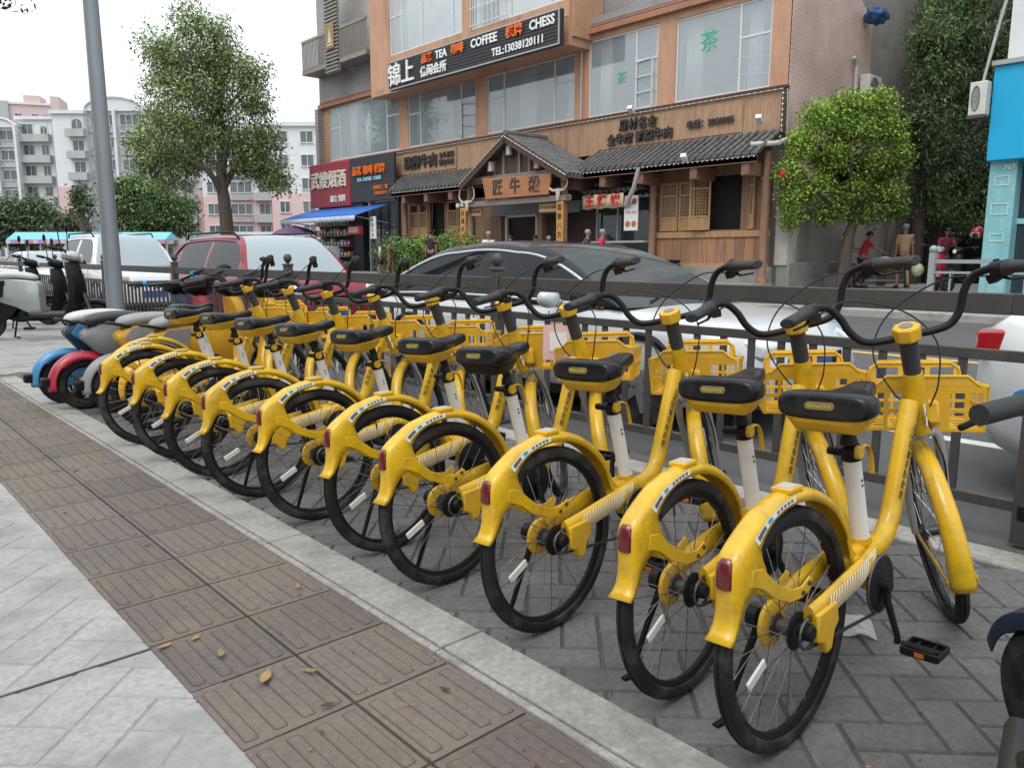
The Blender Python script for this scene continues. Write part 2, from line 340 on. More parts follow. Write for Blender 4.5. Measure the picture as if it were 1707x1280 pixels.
# ---------------------------------------------------------------- roadside fence
FEN=mat('fence_paint',(0.055,0.050,0.046),0.55,0.0,var=0.12,scale=6,dirt=(0.10,0.09,0.08),dirt_amt=0.4,dscale=5)
def fence_panel(y0,y1,label,first):
    t=thing('street_railing',label,'railing',(4.0,y0,-0.12),0,'grey railing panels along the road')
    L=y1-y0; b=MB(); e0=.0 if y0==1.08 else .045; e1=.0 if y1==1.08 else .045
    b.box(-.024,.024,e0,L-e1,1.055,1.15); t1=b.build('top_rail',FEN,t,bevel=.004)
    MB().box(-.018,.018,e0,L-e1,0.845,0.895).build('middle_rail',FEN,t,bevel=.003)
    MB().box(-.018,.018,e0,L-e1,0.165,0.215).build('bottom_rail',FEN,t,bevel=.003)
    n=int(round(L/0.18)); 
    for k in range(1,n):
        yy=L*k/n; MB().box(-.012,.012,yy-.018,yy+.018,0.215,0.845).build('picket',FEN,t,smooth=False)
    return t
def fence_post(y,label):
    t=thing('railing_post',label,'post',(4.0,y,-0.12),0,'grey railing posts with ball tops')
    MB().box(-.04,.04,-.04,.04,0.03,1.20).build('post_shaft',FEN,t,bevel=.005)
    MB().box(-.047,.047,-.047,.047,1.20,1.225).build('cap',FEN,t,bevel=.006)
    MB().lathe([(.018,1.22),(.018,1.235),(.03,1.245),(.042,1.265),(.045,1.285),(.040,1.308),(.026,1.326),(.001,1.333)],(0,0,0),'z',18).build('ball',FEN,t)
    MB().box(-.07,.07,-.07,.07,0.0,0.03).build('foot',FEN,t,bevel=.004)
ORD=['first','second','third','fourth','fifth','sixth','seventh','eighth','ninth','tenth','eleventh','twelfth','thirteenth']
ys=[-2.42,1.08,4.58,8.08,11.6,15.1,18.6,22.1,25.6,29.1,32.6]
pl_=['grey railing post just outside the right end of the bicycle row','square railing post at the right edge of the photo beside the white car tail lamp','grey railing post with ball top in front of the black roofed saloon car',
 'railing post with ball top behind the bicycles in front of the red car bonnet','railing post just right of the lamp post','railing post with ball top just left of the lamp post','railing post with ball top seen left of the silver scooter mirror','railing post behind the seat of the silver scooter','railing post at far left near the white saloon','far railing post beyond the parked scooters','last small railing post at far left edge']
for i,y in enumerate(ys):
    if i==1:
        t=thing('railing_stud','plain wide steel upright of the railing at the right edge of the photo','upright',(4.0,.96,-.12)); MB().box(-.028,.028,-.035,.035,.02,1.05).build('stud',FEN,t,smooth=False)
    elif i: fence_post(y,pl_[i])
    if i<len(ys)-1:
        fence_panel(y,ys[i+1],[ 'railing panel behind the nearest bicycle baskets at right, white car beyond','railing panel between the bonnet and door of the black roofed saloon','railing panel in front of the saloon rear and red car bonnet','railing panel behind the farthest bicycles in front of the red car','railing panel crossing behind the grey lamp post','railing panel left of the lamp post behind the silver scooter','railing panel behind the silver scooter floorboard','railing panel in front of the white saloon at far left','far railing panel left of the scooter seat','farthest railing panel at the left edge'][i],i==0)
# ---------------------------------------------------------------- lamp post
LP=mat('galvanised_pole',(0.27,0.29,0.31),0.45,0.5,var=0.08,scale=3,dirt=(0.18,0.18,0.18),dirt_amt=0.4,dscale=4,stretch=(1,1,.2))
t=thing('lamp_post','tall grey tapered lamp post rising out of the frame behind the parked scooters','lamp post',(2.85,10.4,0.0))
MB().tube([(0,0,0),(0,0,3),(0,0,8.5)],[.105,.088,.058],20).build('pole',LP,t)
MB().lathe([(.20,0),(.20,.02),(.12,.03),(.12,.08)],(0,0,0),'z',20).build('base_plate',LP,t)
MB().tube(bez([(0,0,8.4),(0.3,0,9.0),(1.6,0,9.4)]),.035,10).build('arm',LP,t)
MB().box(1.5,2.1,-.12,.12,9.33,9.47).build('lamp_head',LP,t,bevel=.04)
# ---------------------------------------------------------------- shared bicycle
RB=0.30; AX0=Vector((0.715,0,0.968)); AXD=Vector((0.37,0,-0.93)).normalized(); STEER=R(34)
def axp(z): return AX0+AXD*((AX0.z-z)/-AXD.z)
def set_steer(d):
    global STEER,MS
    STEER=R(d); MS=Matrix.Translation(AX0)@Matrix.Rotation(STEER,4,-AXD)@Matrix.Translation(-AX0)
set_steer(34)
def make_wheel(name,parent,c,M=None,front=False):
    cx,cz=c
    I=M or Matrix.Identity(4)
    rim=MB(); rim.lathe([(.262,-.011),(.250,-.006),(.250,.006),(.262,.011),(.268,.011),(.268,-.011),(.262,-.011)],(cx,0,cz),'y',48,caps=False)
    rim.xf(I); rm=rim.build(name,BLK,parent)
    ty=MB()
    prof=[(.264,-.012),(.268,-.0175),(.280,-.0205),(.291,-.018),(.2975,-.011),(.300,-.004),(.2965,-.0035),(.2965,.0035),(.300,.004),(.2975,.011),(.291,.018),(.280,.0205),(.268,.0175),(.264,.012)]
    ty.lathe(prof,(cx,0,cz),'y',56,caps=False)
    n0=len(ty.f)
    ty.xf(I); ty.build('tyre',RUB,rm)
    sp=MB(); N=32
    for k in range(N):
        a=2*PI*k/N; side=1 if k%2 else -1; tw=(1 if (k//2)%2 else -1)*R(38)
        p0=(cx+.030*math.cos(a+tw),side*.024,cz+.030*math.sin(a+tw)); p1=(cx+.252*math.cos(a),0,cz+.252*math.sin(a))
        sp.tube([p0,p1],.00125,3,False,0 if k%3 else 1)
    sp.xf(I); sp.build('spokes',[STEEL,DKST],rm)
    hb=MB(); hb.lathe([(.012,-.045),(.012,-.032),(.030,-.028),(.030,-.022),(.018,-.019),(.018,.019),(.030,.022),(.030,.028),(.012,.032),(.012,.045)],(cx,0,cz),'y',18); hb.xf(I); hb.build('hub',DKST,rm)
    rf=MB()
    for a in ((200,) if not front else (60,)):
        rf.obox((cx+.17*math.cos(R(a)),-.012,cz+.17*math.sin(R(a))),(.085,.008,.026),(0,-R(a+6),0))
    rf.xf(I); rf.build('wheel_reflector',CLR,rm,bevel=.004)
    vv=MB(); vv.tube([(cx+.25*math.cos(R(100)),.003,cz+.25*math.sin(R(100))),(cx+.215*math.cos(R(100)),.003,cz+.215*math.sin(R(100)))],.0035,6); vv.xf(I); vv.build('valve',DKST,rm)
    return rm
def make_bike(cang=-80):
    t=thing('shared_bicycle','x','bicycle')
    HR=(0.0,RB); FH=axp(.305)+Vector((.030,0,0)); FH=(FH.x,RB)
    make_wheel('rear_wheel',t,HR)
    # rear mudguard: arch with flanges which widen to the rear
    mg=MB(); ST=[]
    for a in range(8,109,4):
        ca,sa=math.cos(R(a)),math.sin(R(a)); ST.append(((.344*ca,RB+.344*sa),(.317*ca,RB+.317*sa),.0275-(.005 if a<30 else 0)))
    ST+=[((-.140,.620),(-.121,.590),.0275),((-.172,.604),(-.148,.571),.0275),((-.204,.586),(-.168,.548),.0278),((-.232,.569),(-.160,.520),.028),((-.252,.554),(-.146,.497),.028),((-.264,.540),(-.143,.476),.028),((-.270,.520),(-.158,.462),.028),((-.272,.495),(-.190,.458),.028),((-.272,.470),(-.220,.446),.0275),((-.273,.445),(-.238,.425),.027),((-.276,.420),(-.250,.405),.027),((-.282,.398),(-.262,.386),.0275),((-.292,.380),(-.275,.372),.029),((-.308,.367),(-.294,.360),.031)]
    rings=[]
    for (ox,oz),(ix,iz),hw in ST:
        d=Vector((ox-ix,oz-iz)); L_=d.length; d/=L_
        def q(f): return (ox-d.x*f,oz-d.y*f)
        m_=q(L_*.5); sh=q(min(.012,L_*.4)); s2=q(.0035); o_=q(0)
        pr=[((ix,iz),-hw),(m_,-hw-.0008),(sh,-hw),(s2,-hw+.006),(o_,-hw+.015),((ox+d.x*.0015,oz+d.y*.0015),0),(o_,hw-.015),(s2,hw-.006),(sh,hw),(m_,hw+.0008),((ix,iz),hw)]
        rings.append([(p[0],h,p[1]) for p,h in pr])
    mg.loft(rings,False,0,False)
    g=mg.build('rear_mudguard',YEL,t,solid=.004,angle=60)
    # stay: from the wide cheek to the bolt by the chain stay
    for s,nm in ((-1,'mudguard_stay'),(1,'mudguard_stay')):
        st=MB(); P=[(-.205,.510),(-.160,.502),(-.135,.478),(-.09,.442),(-.03,.414),(.02,.408),(.058,.424),(.072,.412),(.06,.388),(.02,.378),(-.04,.384),(-.11,.414),(-.15,.446),(-.185,.463),(-.215,.472)]
        st.prism(P,s*.0275,s*.0322); st.build(nm,YEL,g,bevel=.002)
        bo=MB(); bo.cyl((.05,s*.030,.408),(.05,s*.037,.408),.006,n=10); bo.cyl((.02,s*.030,.392),(.02,s*.037,.392),.006,n=10)
        if s<0: bo.build('bolt',DKST,g)
    def band(a0,a1,r0,r1,y,n=14,off=0):
        b=MB(); rg=[]
        for i in range(n+1):
            a=R(a0+(a1-a0)*i/n); rg.append([(r0*math.cos(a),y,RB+r0*math.sin(a)),(r1*math.cos(a),y+off,RB+r1*math.sin(a))])
        b.loft(rg,False,0,False); return b
    tl=MB(); rg=[]
    for z,w_,x in ((.478,.017,-.277),(.483,.0185,-.2805),(.515,.0185,-.2790),(.535,.0170,-.2745),(.546,.012,-.266)):
        rg.append([(-.255,-w_,z),(x+.003,-w_,z),(x-.002,-w_*.5,z),(x-.003,0,z),(x-.002,w_*.5,z),(x+.003,w_,z),(-.255,w_,z)])
    tl.loft(rg); tl.build('tail_light',RED,g,bevel=.002)
    def strip(mb,i0,i1,f0,f1,off,mi=0):
        rg=[]
        n=10
        for k in range(n+1):
            u=i0+(i1-i0)*k/n; i=min(int(u),len(ST)-2); fr_=u-i; o=Vector(ST[i][0]).lerp(Vector(ST[i+1][0]),fr_); n_=Vector(ST[i][1]).lerp(Vector(ST[i+1][1]),fr_); hw=ST[i][2]
            a_=o.lerp(n_,f0); c_=o.lerp(n_,f1); rg.append([(a_.x,-hw-off+(.001 if f0<.3 else 0),a_.y),(c_.x,-hw-off,c_.y)])
        mb.loft(rg,False,mi,False)
    sb=MB(); strip(sb,21.0,28.0,.22,.72,.0034); sb.build('sticker',WHS,g)
    sm=MB(); strip(sm,26.6,27.7,.32,.62,.0040)
    strip(sm,25.6,26.2,.32,.62,.0040,1)
    for q0 in (21.6,22.3,23.0,23.7,24.4): strip(sm,q0,q0+.45,.32,.60,.0040)
    sm.build('sticker_marks',[mat('sticker_grey',(.12,.12,.12),.6),TEAL],g)
    lp=MB(); lp.box(-.030,.035,-.026,.026,RB+.341,RB+.356); lp.build('top_plate',[YELP],g,bevel=.004)
    MB().box(-.022,.027,-.020,.020,RB+.356,RB+.3572).build('plate_label',mat('plate_grey',(.45,.44,.40),.4),g)
    # frame
    fr=MB(); pts=bez([(.335,0,.382),(.40,0,.378),(.47,0,.372),(.55,0,.385),(.61,0,.435),(.658,0,.545),(.70,0,.655),(.745,0,.765)],6)
    n=len(pts); fr.tube(pts,[.026+.002*math.sin(PI*i/n) for i in range(n)],16,True,0,ry=[.036-.006*i/n for i in range(n)],up=(0,1,0))
    h0,h1=axp(.66),axp(.852); fr.tube([h0,axp(.67),axp(.80),h1],[.030,.032,.031,.028],18)
    fr.tube([(.43,0,.375),(.425,0,.30)],[.034,.030],14)            # bottom bracket drop
    fr.tube([(.428,-.036,.305),(.428,.036,.305)],.030,18)
    fr.tube([(.425,0,.39),(.415,0,.43)],[.032,.0265],16)
    fr.tube([(.34,-.052,.372),(.34,.052,.372)],.026,12)
    frame=fr.build('frame',YEL,t,angle=50)
    for s in (-1,1):
        cs=MB(); q=bez([(.02,s*.050,.330),(.10,s*.052,.342),(.22,s*.050,.360),(.34,s*.046,.376),(.43,s*.030,.384)],5)
        cs.tube(q,[.016]*len(q),12,True,0,ry=[.034]*len(q),up=(0,1,0)); c_=cs.build('chain_stay',YEL,t,angle=50)
        if s<0:
            sp=MB()
            for k in range(20):
                x0=.075+.0150*k; rg=[]
                for h in (-.027,-.018,-.009,0,.009,.018,.027):
                    dx=.9*h+.006*math.cos(h/.027*1.3); xx=x0+dx; zc=.342+(xx-.10)*.147; yc=-(.052-.012*max(0,(xx-.25)/.12)**1.3 if xx>.25 else .052)-.0162*math.sqrt(max(0,1-(h/.034)**2))
                    rg.append([(xx,yc-.0008,zc+h),(xx+.0075,yc-.0008,zc+h+.001)])
                sp.loft(rg,False,0,False)
            sp.build('stripes',STRP,c_)
    ax=MB(); ax.cyl((0,-.066,RB),(0,.066,RB),.008,n=10); ax.lathe([(.016,-.070),(.021,-.064),(.022,-.044),(.020,-.036)],(.0,0,.305),'y',18); ax.lathe([(.045,-.030),(.048,-.028),(.048,-.026),(.040,-.024)],(0,0,RB),'y',24); ax.build('axle_nut',BLK,t)
    dr=MB(); dr.lathe([(.046,.030),(.058,.034),(.060,.044),(.048,.050)],(0,0,RB),'y',28); dr.build('drum_brake',YELP,t,angle=50)
    MB().lathe([(.012,.060),(.028,.066),(.030,.090),(.020,.095)],(-.01,0,RB+.01),'y',18).build('lock_knob',BLK,t)
    bk=MB(); bk.prism([(.02,.345),(.12,.352),(.13,.30),(.105,.278),(.093,.238),(.063,.232),(.050,.262),(.025,.272)],-.074,-.048); bk.build('lock_box',YELP,t,bevel=.006)
    # drive train
    CR=(.412,.305)
    cr=MB(); N=36; prof=[]
    for k in range(N*2):
        a=2*PI*k/(N*2); r=.082 if k%2 else .077; prof.append((CR[0]+r*math.cos(a),CR[1]+r*math.sin(a)))
    cr.prism(prof,-.056,-.052); cr.lathe([(.001,-.064),(.074,-.059),(.078,-.056)],(CR[0],0,CR[1]),'y',30); cr.build('chainring',BLK,t)
    ch=MB()
    for (z0,z1) in ((RB+.038,CR[1]+.078),(RB-.038,CR[1]-.078)):
        a=Vector((0,-.054,z0)); b=Vector((CR[0],-.054,z1)); 
        for k in range(56):
            p=a.lerp(b,k/56.); q=a.lerp(b,(k+.72)/56.); ch.beam(p,q,.006 if k%2 else .004,.0075)
    ch.beam((0,-.054,RB+.038),(CR[0],-.054,CR[1]+.078),.003,.003); ch.beam((0,-.054,RB-.038),(CR[0],-.054,CR[1]-.078),.003,.003)
    ch.torus((0,-.054,RB),.037,.004,'y',16,5); ch.torus((CR[0],-.057,CR[1]),.079,.004,'y',24,5)
    ch.build('chain',DKST,t,smooth=False)
    def crank(ang,s,nm='crank'):
        L=.168; d=Vector((math.cos(ang),0,math.sin(ang))); o=Vector((CR[0],s*.074,CR[1])); e=o+d*L+Vector((0,s*.02,0))
        c=MB(); c.tube([o-d*.012,o,o+d*.05,e-d*.02,e],[.015,.017,.013,.011,.013],10,True,0,ry=[.008,.01,.009,.008,.009],up=(d.z,0,-d.x)); c.cyl(o+Vector((0,-s*.02,0)),o+Vector((0,s*.012,0)),.017)
        cc=c.build(nm,BLK,t)
        p=MB(); e2=e+Vector((0,s*.012,0)); x,y,z=e2
        y1=y+s*.012; y2=y+s*.105
        for dx in (-.040,.040):
            p.beam((x+dx,y1,z),(x+dx,y2,z),.010,.022)
            p.beam((x+dx*.8,y1+s*.01,z+.012),(x+dx*.8,y2-s*.01,z+.012),.006,.006)
        for yy in (y1,y2,(y1+y2)/2+s*.02,(y1+y2)/2-s*.02): p.beam((x-.042,yy,z),(x+.042,yy,z),.007,.018)
        p.cyl((x,y,z),(x,y2,z),.009,n=10)
        pp=p.build('pedal',BLK,t,bevel=.002)
        for dx in (-.046,.046): MB().box(x+dx-.001,x+dx+.001,y-.012+s*.06,y+.012+s*.06,z-.006,z+.006).build('reflector',mat('amber',(.5,.12,.01),.3),pp)
    crank(R(cang),-1); crank(R(cang+180),1)
    ks=MB(); ks.tube([(.01,.085,.27),(-.015,.115,.16),(-.05,.150,.012)],[.011,.009,.008],8); ks.tube([(-.05,.150,.014),(-.075,.156,.010)],[.010,.010],8); ks.build('kickstand',BLK,t)
    # seat tube, post, clamp, saddle
    MB().tube([(.415,0,.425),(.350,0,.672)],[.0235,.0235],18).build('seat_tube',WHT,t)
    mk=MB()
    for z in (.60,.585): 
        x=.415-(z-.425)*.263; mk.cyl((x-.004,-.0225,z),(x-.004,-.0245,z),.0042,n=8)
    mk.build('rivet',DKST,t)
    MB().tube([(.352,0,.665),(.318,0,.795)],[.0165,.0165],14).build('seat_post',BLK,t)
    cl=MB(); cl.tube([(.353,0,.660),(.344,0,.695)],[.0275,.0275],16); cl.tube([(.322,-.022,.682),(.322,.050,.682)],[.013,.011],10); cl.tube([(.335,0,.705),(.330,0,.73)],[.024,.018],14); c_=cl.build('seat_clamp',BLK,t)
    lv=MB(); lv.lathe([(.001,-.034),(.016,-.034),(.018,-.030),(.018,-.020),(.010,-.018)],(.335,0,.682),'y',14)
    lv.tube(bez([(.335,-.029,.692),(.352,-.031,.700),(.378,-.033,.690),(.392,-.034,.660),(.402,-.034,.615)],4),[.0085]*17,8,True,0,ry=[.0035]*17); lv.build('clamp_lever',YELP,c_)
    # saddle
    sd_=MB(); lo_=MB(); X=[.165,.172,.190,.22,.26,.30,.34,.38,.42,.445,.453]; WD=[.100,.118,.126,.127,.116,.090,.060,.042,.034,.026,.012]; TP=[.852,.862,.866,.864,.858,.850,.850,.858,.868,.866,.852]; BT=[.794,.789,.787,.789,.792,.797,.802,.806,.816,.824,.832]
    rg=[];rl=[]
    for x,wd,tp_,bt in zip(X,WD,TP,BT):
        r=[]
        for k in range(20):
            a=2*PI*k/20; c,s=math.cos(a),math.sin(a); e=.42
            yy=wd*math.copysign(abs(c)**e,c); zz=(tp_+bt)/2+(tp_-bt)/2*math.copysign(abs(s)**.55,s)-(.006*(yy/wd)**2 if s>0 else 0)
            if s>.3 and abs(yy)<.02: zz-=.005
            r.append((x,yy,zz))
        rg.append(r)
        if x<.36: rl.append([(x+.010,y,(bt+.012) if i==0 else (bt-(.034 if .18<x<.33 else .014))) for i,y in ((0,-wd*.93),(1,-wd*.62),(1,wd*.62),(0,wd*.93))])
    sd_.loft(rg); sad=sd_.build('saddle',SADB,t,sub=1,angle=180)
    lo_.loft([[tuple(p) for p in r] for r in rl]); lo_.build('saddle_base',YELP,sad,bevel=.006)
    MB().box(.29,.345,-.02,.02,.765,.80).tube([(.326,0,.79),(.21,.0,.762)],.012,8).build('saddle_bracket',BLK,sad,bevel=.004)
    bd=MB()
    prof=[(math.copysign(.030,c)+.009*c if abs(c)>1e-6 else 0,.0105*s) for c,s in [(math.cos(2*PI*k/20+.01),math.sin(2*PI*k/20+.01)) for k in range(20)]]
    bd.add([(.1695,p[0],.827+p[1]) for p in prof]+[(.1605,p[0]*.96,.827+p[1]*.9) for p in prof],[tuple(range(20,40))]+[(i,(i+1)%20,20+(i+1)%20,20+i) for i in range(20)],0)
    bd.build('saddle_badge',mat('badge_olive',(.20,.16,.045),.5),sad)
    tx=MB(); add_text(tx,'美团App扫码骑',.0095,frame_mat((.1598,0,.827),(0,-1,0),(0,0,1)),extrude=.0002); tx.build('lettering',mat('badge_ink',(.62,.50,.12),.5),sad)
    # steering group
    M=MS
    MB().tube([axp(.835),axp(.85),axp(.958)],[.0265,.0250,.0265],18).xf(M).build('stem',mat('sleeve_dark',(.035,.035,.034),.45),t)
    cp=MB(); o=axp(.975); u=-AXD; cp.tube([o-u*.022,o-u*.018,o+u*.018,o+u*.022],[.037,.041,.040,.035],8); cp.xf(M); cpo=cp.build('stem_cap',YELP,t,bevel=.003)
    dp=MB(); dp.tube([o+u*.0222,o+u*.024],[.020,.020],8); dp.xf(M); dp.build('display',mat('display_dark',(.16,.16,.15),.3),cpo)
    bars=MB(); z0=.968
    def side(s): 
        return bez([(o.x+.004,0,z0),(o.x+.006,s*.055,z0-.004),(o.x+.004,s*.115,z0+.004),(o.x+.002,s*.150,z0+.040),(o.x-.002,s*.170,z0+.090),(o.x-.010,s*.196,z0+.125),(o.x-.040,s*.232,z0+.136),(o.x-.085,s*.262,z0+.130)],6)
    Lp,Rp=side(1),side(-1); bars.tube(list(reversed(Rp))+Lp[1:],.0115,12); bars.xf(M); bars.build('handlebar',BLK,t)
    for s in (1,-1):
        a=Vector((o.x-.085,s*.262,z0+.130)); b=Vector((o.x-.215,s*.332,z0+.112)); d=(b-a).normalized()
        g=MB(); g.tube([a,a+d*.012,a+d*.02,a+d*.10,b-d*.004,b],[.023,.023,.019,.020,.024,.019],12,True,0,ry=[.023,.023,.0175,.0165,.0155,.012],up=(0,0,1) if False else None); g.xf(M); g.build('grip',GRIPM,t)
        c=MB(); c.tube([a-d*.045,a-d*.004],[.019,.022],14); c.obox(a-d*.03+Vector((.012,0,-.022)),(.05,.03,.024),(0,.3,s*-.5)); c.tube([a-d*.02+Vector((.02,0,.004)),a-d*.02+Vector((.022,s*.002,.026))],.009,8); c.xf(M); cc=c.build('lever_clamp',BLK,t,bevel=.002)
        l=MB(); p0=a-d*.02+Vector((.03,0,-.022)); l.tube([p0,p0+d*.05+Vector((.008,0,-.010)),p0+d*.13+Vector((.0,0,-.006))],[.0065,.006,.005],8,True,0,ry=[.0035]*3); l.xf(M); l.build('brake_lever',BLK,cc)
    cb=MB()
    def P_(x,y,z): return M@Vector((x,y,z))
    for s in (1,-1):
        a=P_(o.x-.045,s*.225,z0+.118)
        cb.tube(bez([a,P_(o.x+.055,s*.13,z0+.135),P_(o.x+.10,-s*.02,z0+.07),P_(o.x+.085,-s*.09,z0-.04),P_(o.x+.055,-s*.065,z0-.16),axp(.745)+Vector((.01,-s*.034,0))],6),.0028,6,False)
    cb.tube(bez([P_(FH[0]+.0,-.05,RB+.02),P_(FH[0]-.10,-.06,RB+.22),P_(.86,-.04,.62),axp(.70)+Vector((-.02,-.034,0))],5),.0026,5,False)
    cb.build('brake_cable',CABLE,t)
    # fork
    for s in (1,-1):
        f=MB(); c=axp(.655); f.tube(bez([c+Vector((0,s*.010,0)),c+Vector((.018,s*.034,-.004)),c+Vector((.040,s*.052,-.04)),Vector((FH[0]-.055,s*.056,RB+.16)),Vector((FH[0],s*.054,RB))],5),[.017,.017,.017,.017,.017,.017,.017,.016,.016,.016,.016,.015,.015,.014,.014,.013,.013,.012,.012,.011,.011],12)
        f.xf(M); f.build('fork_leg',GRYF,t)
    f=MB(); c=axp(.655); f.tube([axp(.69),axp(.64)],[.024,.022],14); f.tube([c+Vector((0,-.036,0)),c+Vector((0,.036,0))],.018,12); f.xf(M); f.build('fork_crown',GRYF,t)
    make_wheel('front_wheel',t,FH,M,True)
    fm=MB(); rg=[]
    for i in range(33):
        a=R(72+(200-72)*i/32); ro=.328; hw=.0245+.0085*(i/32)**2
        rg.append([((FH[0]+r*math.cos(a)),h,RB+r*math.sin(a)) for r,h in ((ro-.034,-hw),(ro-.012,-hw),(ro-.003,-hw+.009),(ro,-hw+.02),(ro+.002,0),(ro,hw-.02),(ro-.003,hw-.009),(ro-.012,hw),(ro-.034,hw))])
    fm.loft(rg,False,0,False); fm.xf(M); fmo=fm.build('front_mudguard',YEL,t,solid=.004,angle=60)
    for s in (1,-1):
        a=R(196); st=MB(); st.beam((FH[0],s*.050,RB),(FH[0]+.31*math.cos(a),s*.040,RB+.31*math.sin(a)),.004,.022); st.xf(M); st.build('stay',YEL,fmo,bevel=.0015)
    MB().lathe([(.014,-.072),(.018,-.066),(.018,-.054),(.010,-.050)],(FH[0],0,RB),'y',12).xf(M).build('front_axle_nut',BLK,t)
    # basket, turns with the bars
    bx=axp(.80).x+.060; BZ=.655
    bk=MB(); W2=.165; D=.225; H_=.145
    def roundp(P4): return P4
    # back wall (towards the rider)
    def Pb(u,v): return Vector((bx-.012*v/H_-.0,u,BZ+v))
    hl=[]
    for (a,b) in ((-.157,-.119),(-.107,-.068),(.068,.107),(.119,.157)):
        hl.append((a,b,.012,.060)); hl.append((a,b,.074,.122))
    grid_panel(bk,Pb,[-W2,-.10,-.05,.05,.10,W2],[0,.12,H_],hl)
    # raised centre of back wall
    def Pc(u,v): return Vector((bx-.012-.002*v,u*(1-.22*v/.03),BZ+H_+v))
    grid_panel(bk,Pc,[-.145,.145],[0,.015,.030],[])
    for s in (-1,1):
        def Ps(u,v,s=s): return Vector((bx-.012*(v/H_)*(1-u/D)+u+.022*(v/H_)*(u/D),s*(W2+.010*v/H_),BZ+v*(1+.16*(1-u/D))))
        hs_=[]
        for k in range(6):
            a=.012+k*.036; hs_.append((a,a+.027,.012,.058)); hs_.append((a,a+.027,.068,.114))
        grid_panel(bk,Ps,[0,D],[0,.125],hs_)
    def Pf(u,v): return Vector((bx+D+.022*v/H_,u*(1+.06*v/H_)*(.90 if v>.18 else 1),BZ+v))
    hf=[]
    for k in range(7):
        a=-.158+k*.046; hf.append((a,a+.037,.012,.058)); hf.append((a,a+.037,.068,.114))
    for a,b in ((-.112,-.046),(-.031,.031),(.046,.112)): hf.append((a,b,.137,.174))
    hf+= [(-.165,-.130,.125,.20),(.130,.165,.125,.20),(-.131,-.118,.182,.20),(.118,.131,.182,.20)]
    grid_panel(bk,Pf,[-W2,-.13,.13,W2],[0,.125,.178,.190],hf)
    def Pd(u,v): return Vector((bx+u,v,BZ+.002))
    grid_panel(bk,Pd,[0,D],[-W2,W2],[(a,a+.03,b,b+.04) for a in (.02,.07,.12,.17) for b in (-.14,-.08,-.02,.04,.10)])
    MV=Matrix.Translation(axp(.74))@Matrix.Rotation(STEER-R(6),4,'Z')@Matrix.Translation(-axp(.74)+Vector((.020,-.030,0)))
    def rimpt(x,y,z): return MV@Vector((x,y,z))
    zt_=BZ+H_; R0=[(bx-.012,-W2,zt_),(bx-.012,-.142,zt_+.002),(bx-.013,-.113,zt_+.029),(bx-.013,.113,zt_+.029),(bx-.012,.142,zt_+.002),(bx-.012,W2,zt_)]
    fx=bx+D+.02; R1=[(fx,W2+.008,BZ+.128),(fx,.142,BZ+.128),(fx+.004,.134,BZ+.172),(fx+.006,.112,BZ+.190),(fx+.006,-.112,BZ+.190),(fx+.004,-.134,BZ+.172),(fx,-.142,BZ+.128),(fx,-W2-.008,BZ+.128)]
    rim_=MB(); rim_.tube([rimpt(*p) for p in R0+R1],.0058,6,closed=True)
    bk.xf(MV); bko=bk.build('basket',YELP,t,solid=.005,smooth=False,bevel=.0015,weld=True); rim_.build('rim',YELP,bko)
    br=MB(); br.prism([(-.038,.03),(.050,.035),(.050,.110),(-.030,.105)],bx-.058,bx-.006,'yz')
    for i in range(len(br.v)): v=br.v[i]; br.v[i]=(v[0],v[1],v[2]+BZ-.0)
    br.xf(MV); br.build('basket_bracket',YELP,t,bevel=.010)
    MB().beam(axp(.76),Vector((bx-.03,0,BZ+.07)),.03,.04).beam(axp(.70),Vector((bx-.03,0,BZ+.03)),.016,.016).xf(M).build('basket_support',YELP,t,bevel=.004)
    # lettering on the main tube, reading upward on the right side
    tt=MB(); a=Vector((.608,-.030,.500)); b=Vector((.705,-.0305,.700)); d=(b-a)
    up=Vector((-d.z,0,d.x)).normalized()
    add_text(tt,'推荐使用美团App',.030,frame_mat((a+b)/2+Vector((0,-.0012,0)),d,up),extrude=.0004); tt.build('lettering',DECK,frame)
    nb=MB(); nb.obox(axp(.775)+Vector((-.008,-.0325,-.055)),(.010,.0015,.075),(0,-.42,0)); nb.build('number_sticker',WHS,frame)
    nt_=MB(); add_text(nt_,'0012382411',.011,frame_mat(axp(.775)+Vector((-.008,-.0336,-.055)),(.40,0,.92),(-.92,0,.40)),extrude=.0002); nt_.build('number',DECK,frame)
    return t
BK=[(1.70,.856,0.5),(1.71,1.165,4.5),(1.70,1.68,3.5),(1.68,2.19,2.5),(1.70,2.61,3.5),(1.675,3.15,2.5),(1.63,3.65,.5),(1.62,4.14,1),(1.61,4.64,.5),(1.58,5.17,1),(1.76,5.60,2)]
BLBL=['nearest yellow shared bicycle, at the right end of the row',
 'second yellow shared bicycle from the right end of the row',
 'third yellow shared bicycle from the right end of the kerbside row',
 'fourth yellow shared bicycle from the right end, with a black bottomed saddle',
 'fifth yellow shared bicycle from the right, a pink flyer in its basket',
 'sixth yellow shared bicycle from the right, in front of the saloon rear door',
 'seventh yellow shared bicycle from the right end of the row',
 'fourth yellow shared bicycle counted from the scooters at the left end',
 'third yellow shared bicycle counted from the scooters at the left end',
 'yellow shared bicycle with fully visible rear mudguard nearest the red and blue scooters',
 'mostly hidden yellow shared bicycle behind the leftmost bicycle of the row']
PROTO=[]
for dg_,ca_ in ((34,-80),(37,-62),(31,-110),(35,-20)):
    set_steer(dg_); PROTO.append([make_bike(ca_),0])
PK=[0,1,2,0,3,1,2,0,3,1,2]; BIKES=[]
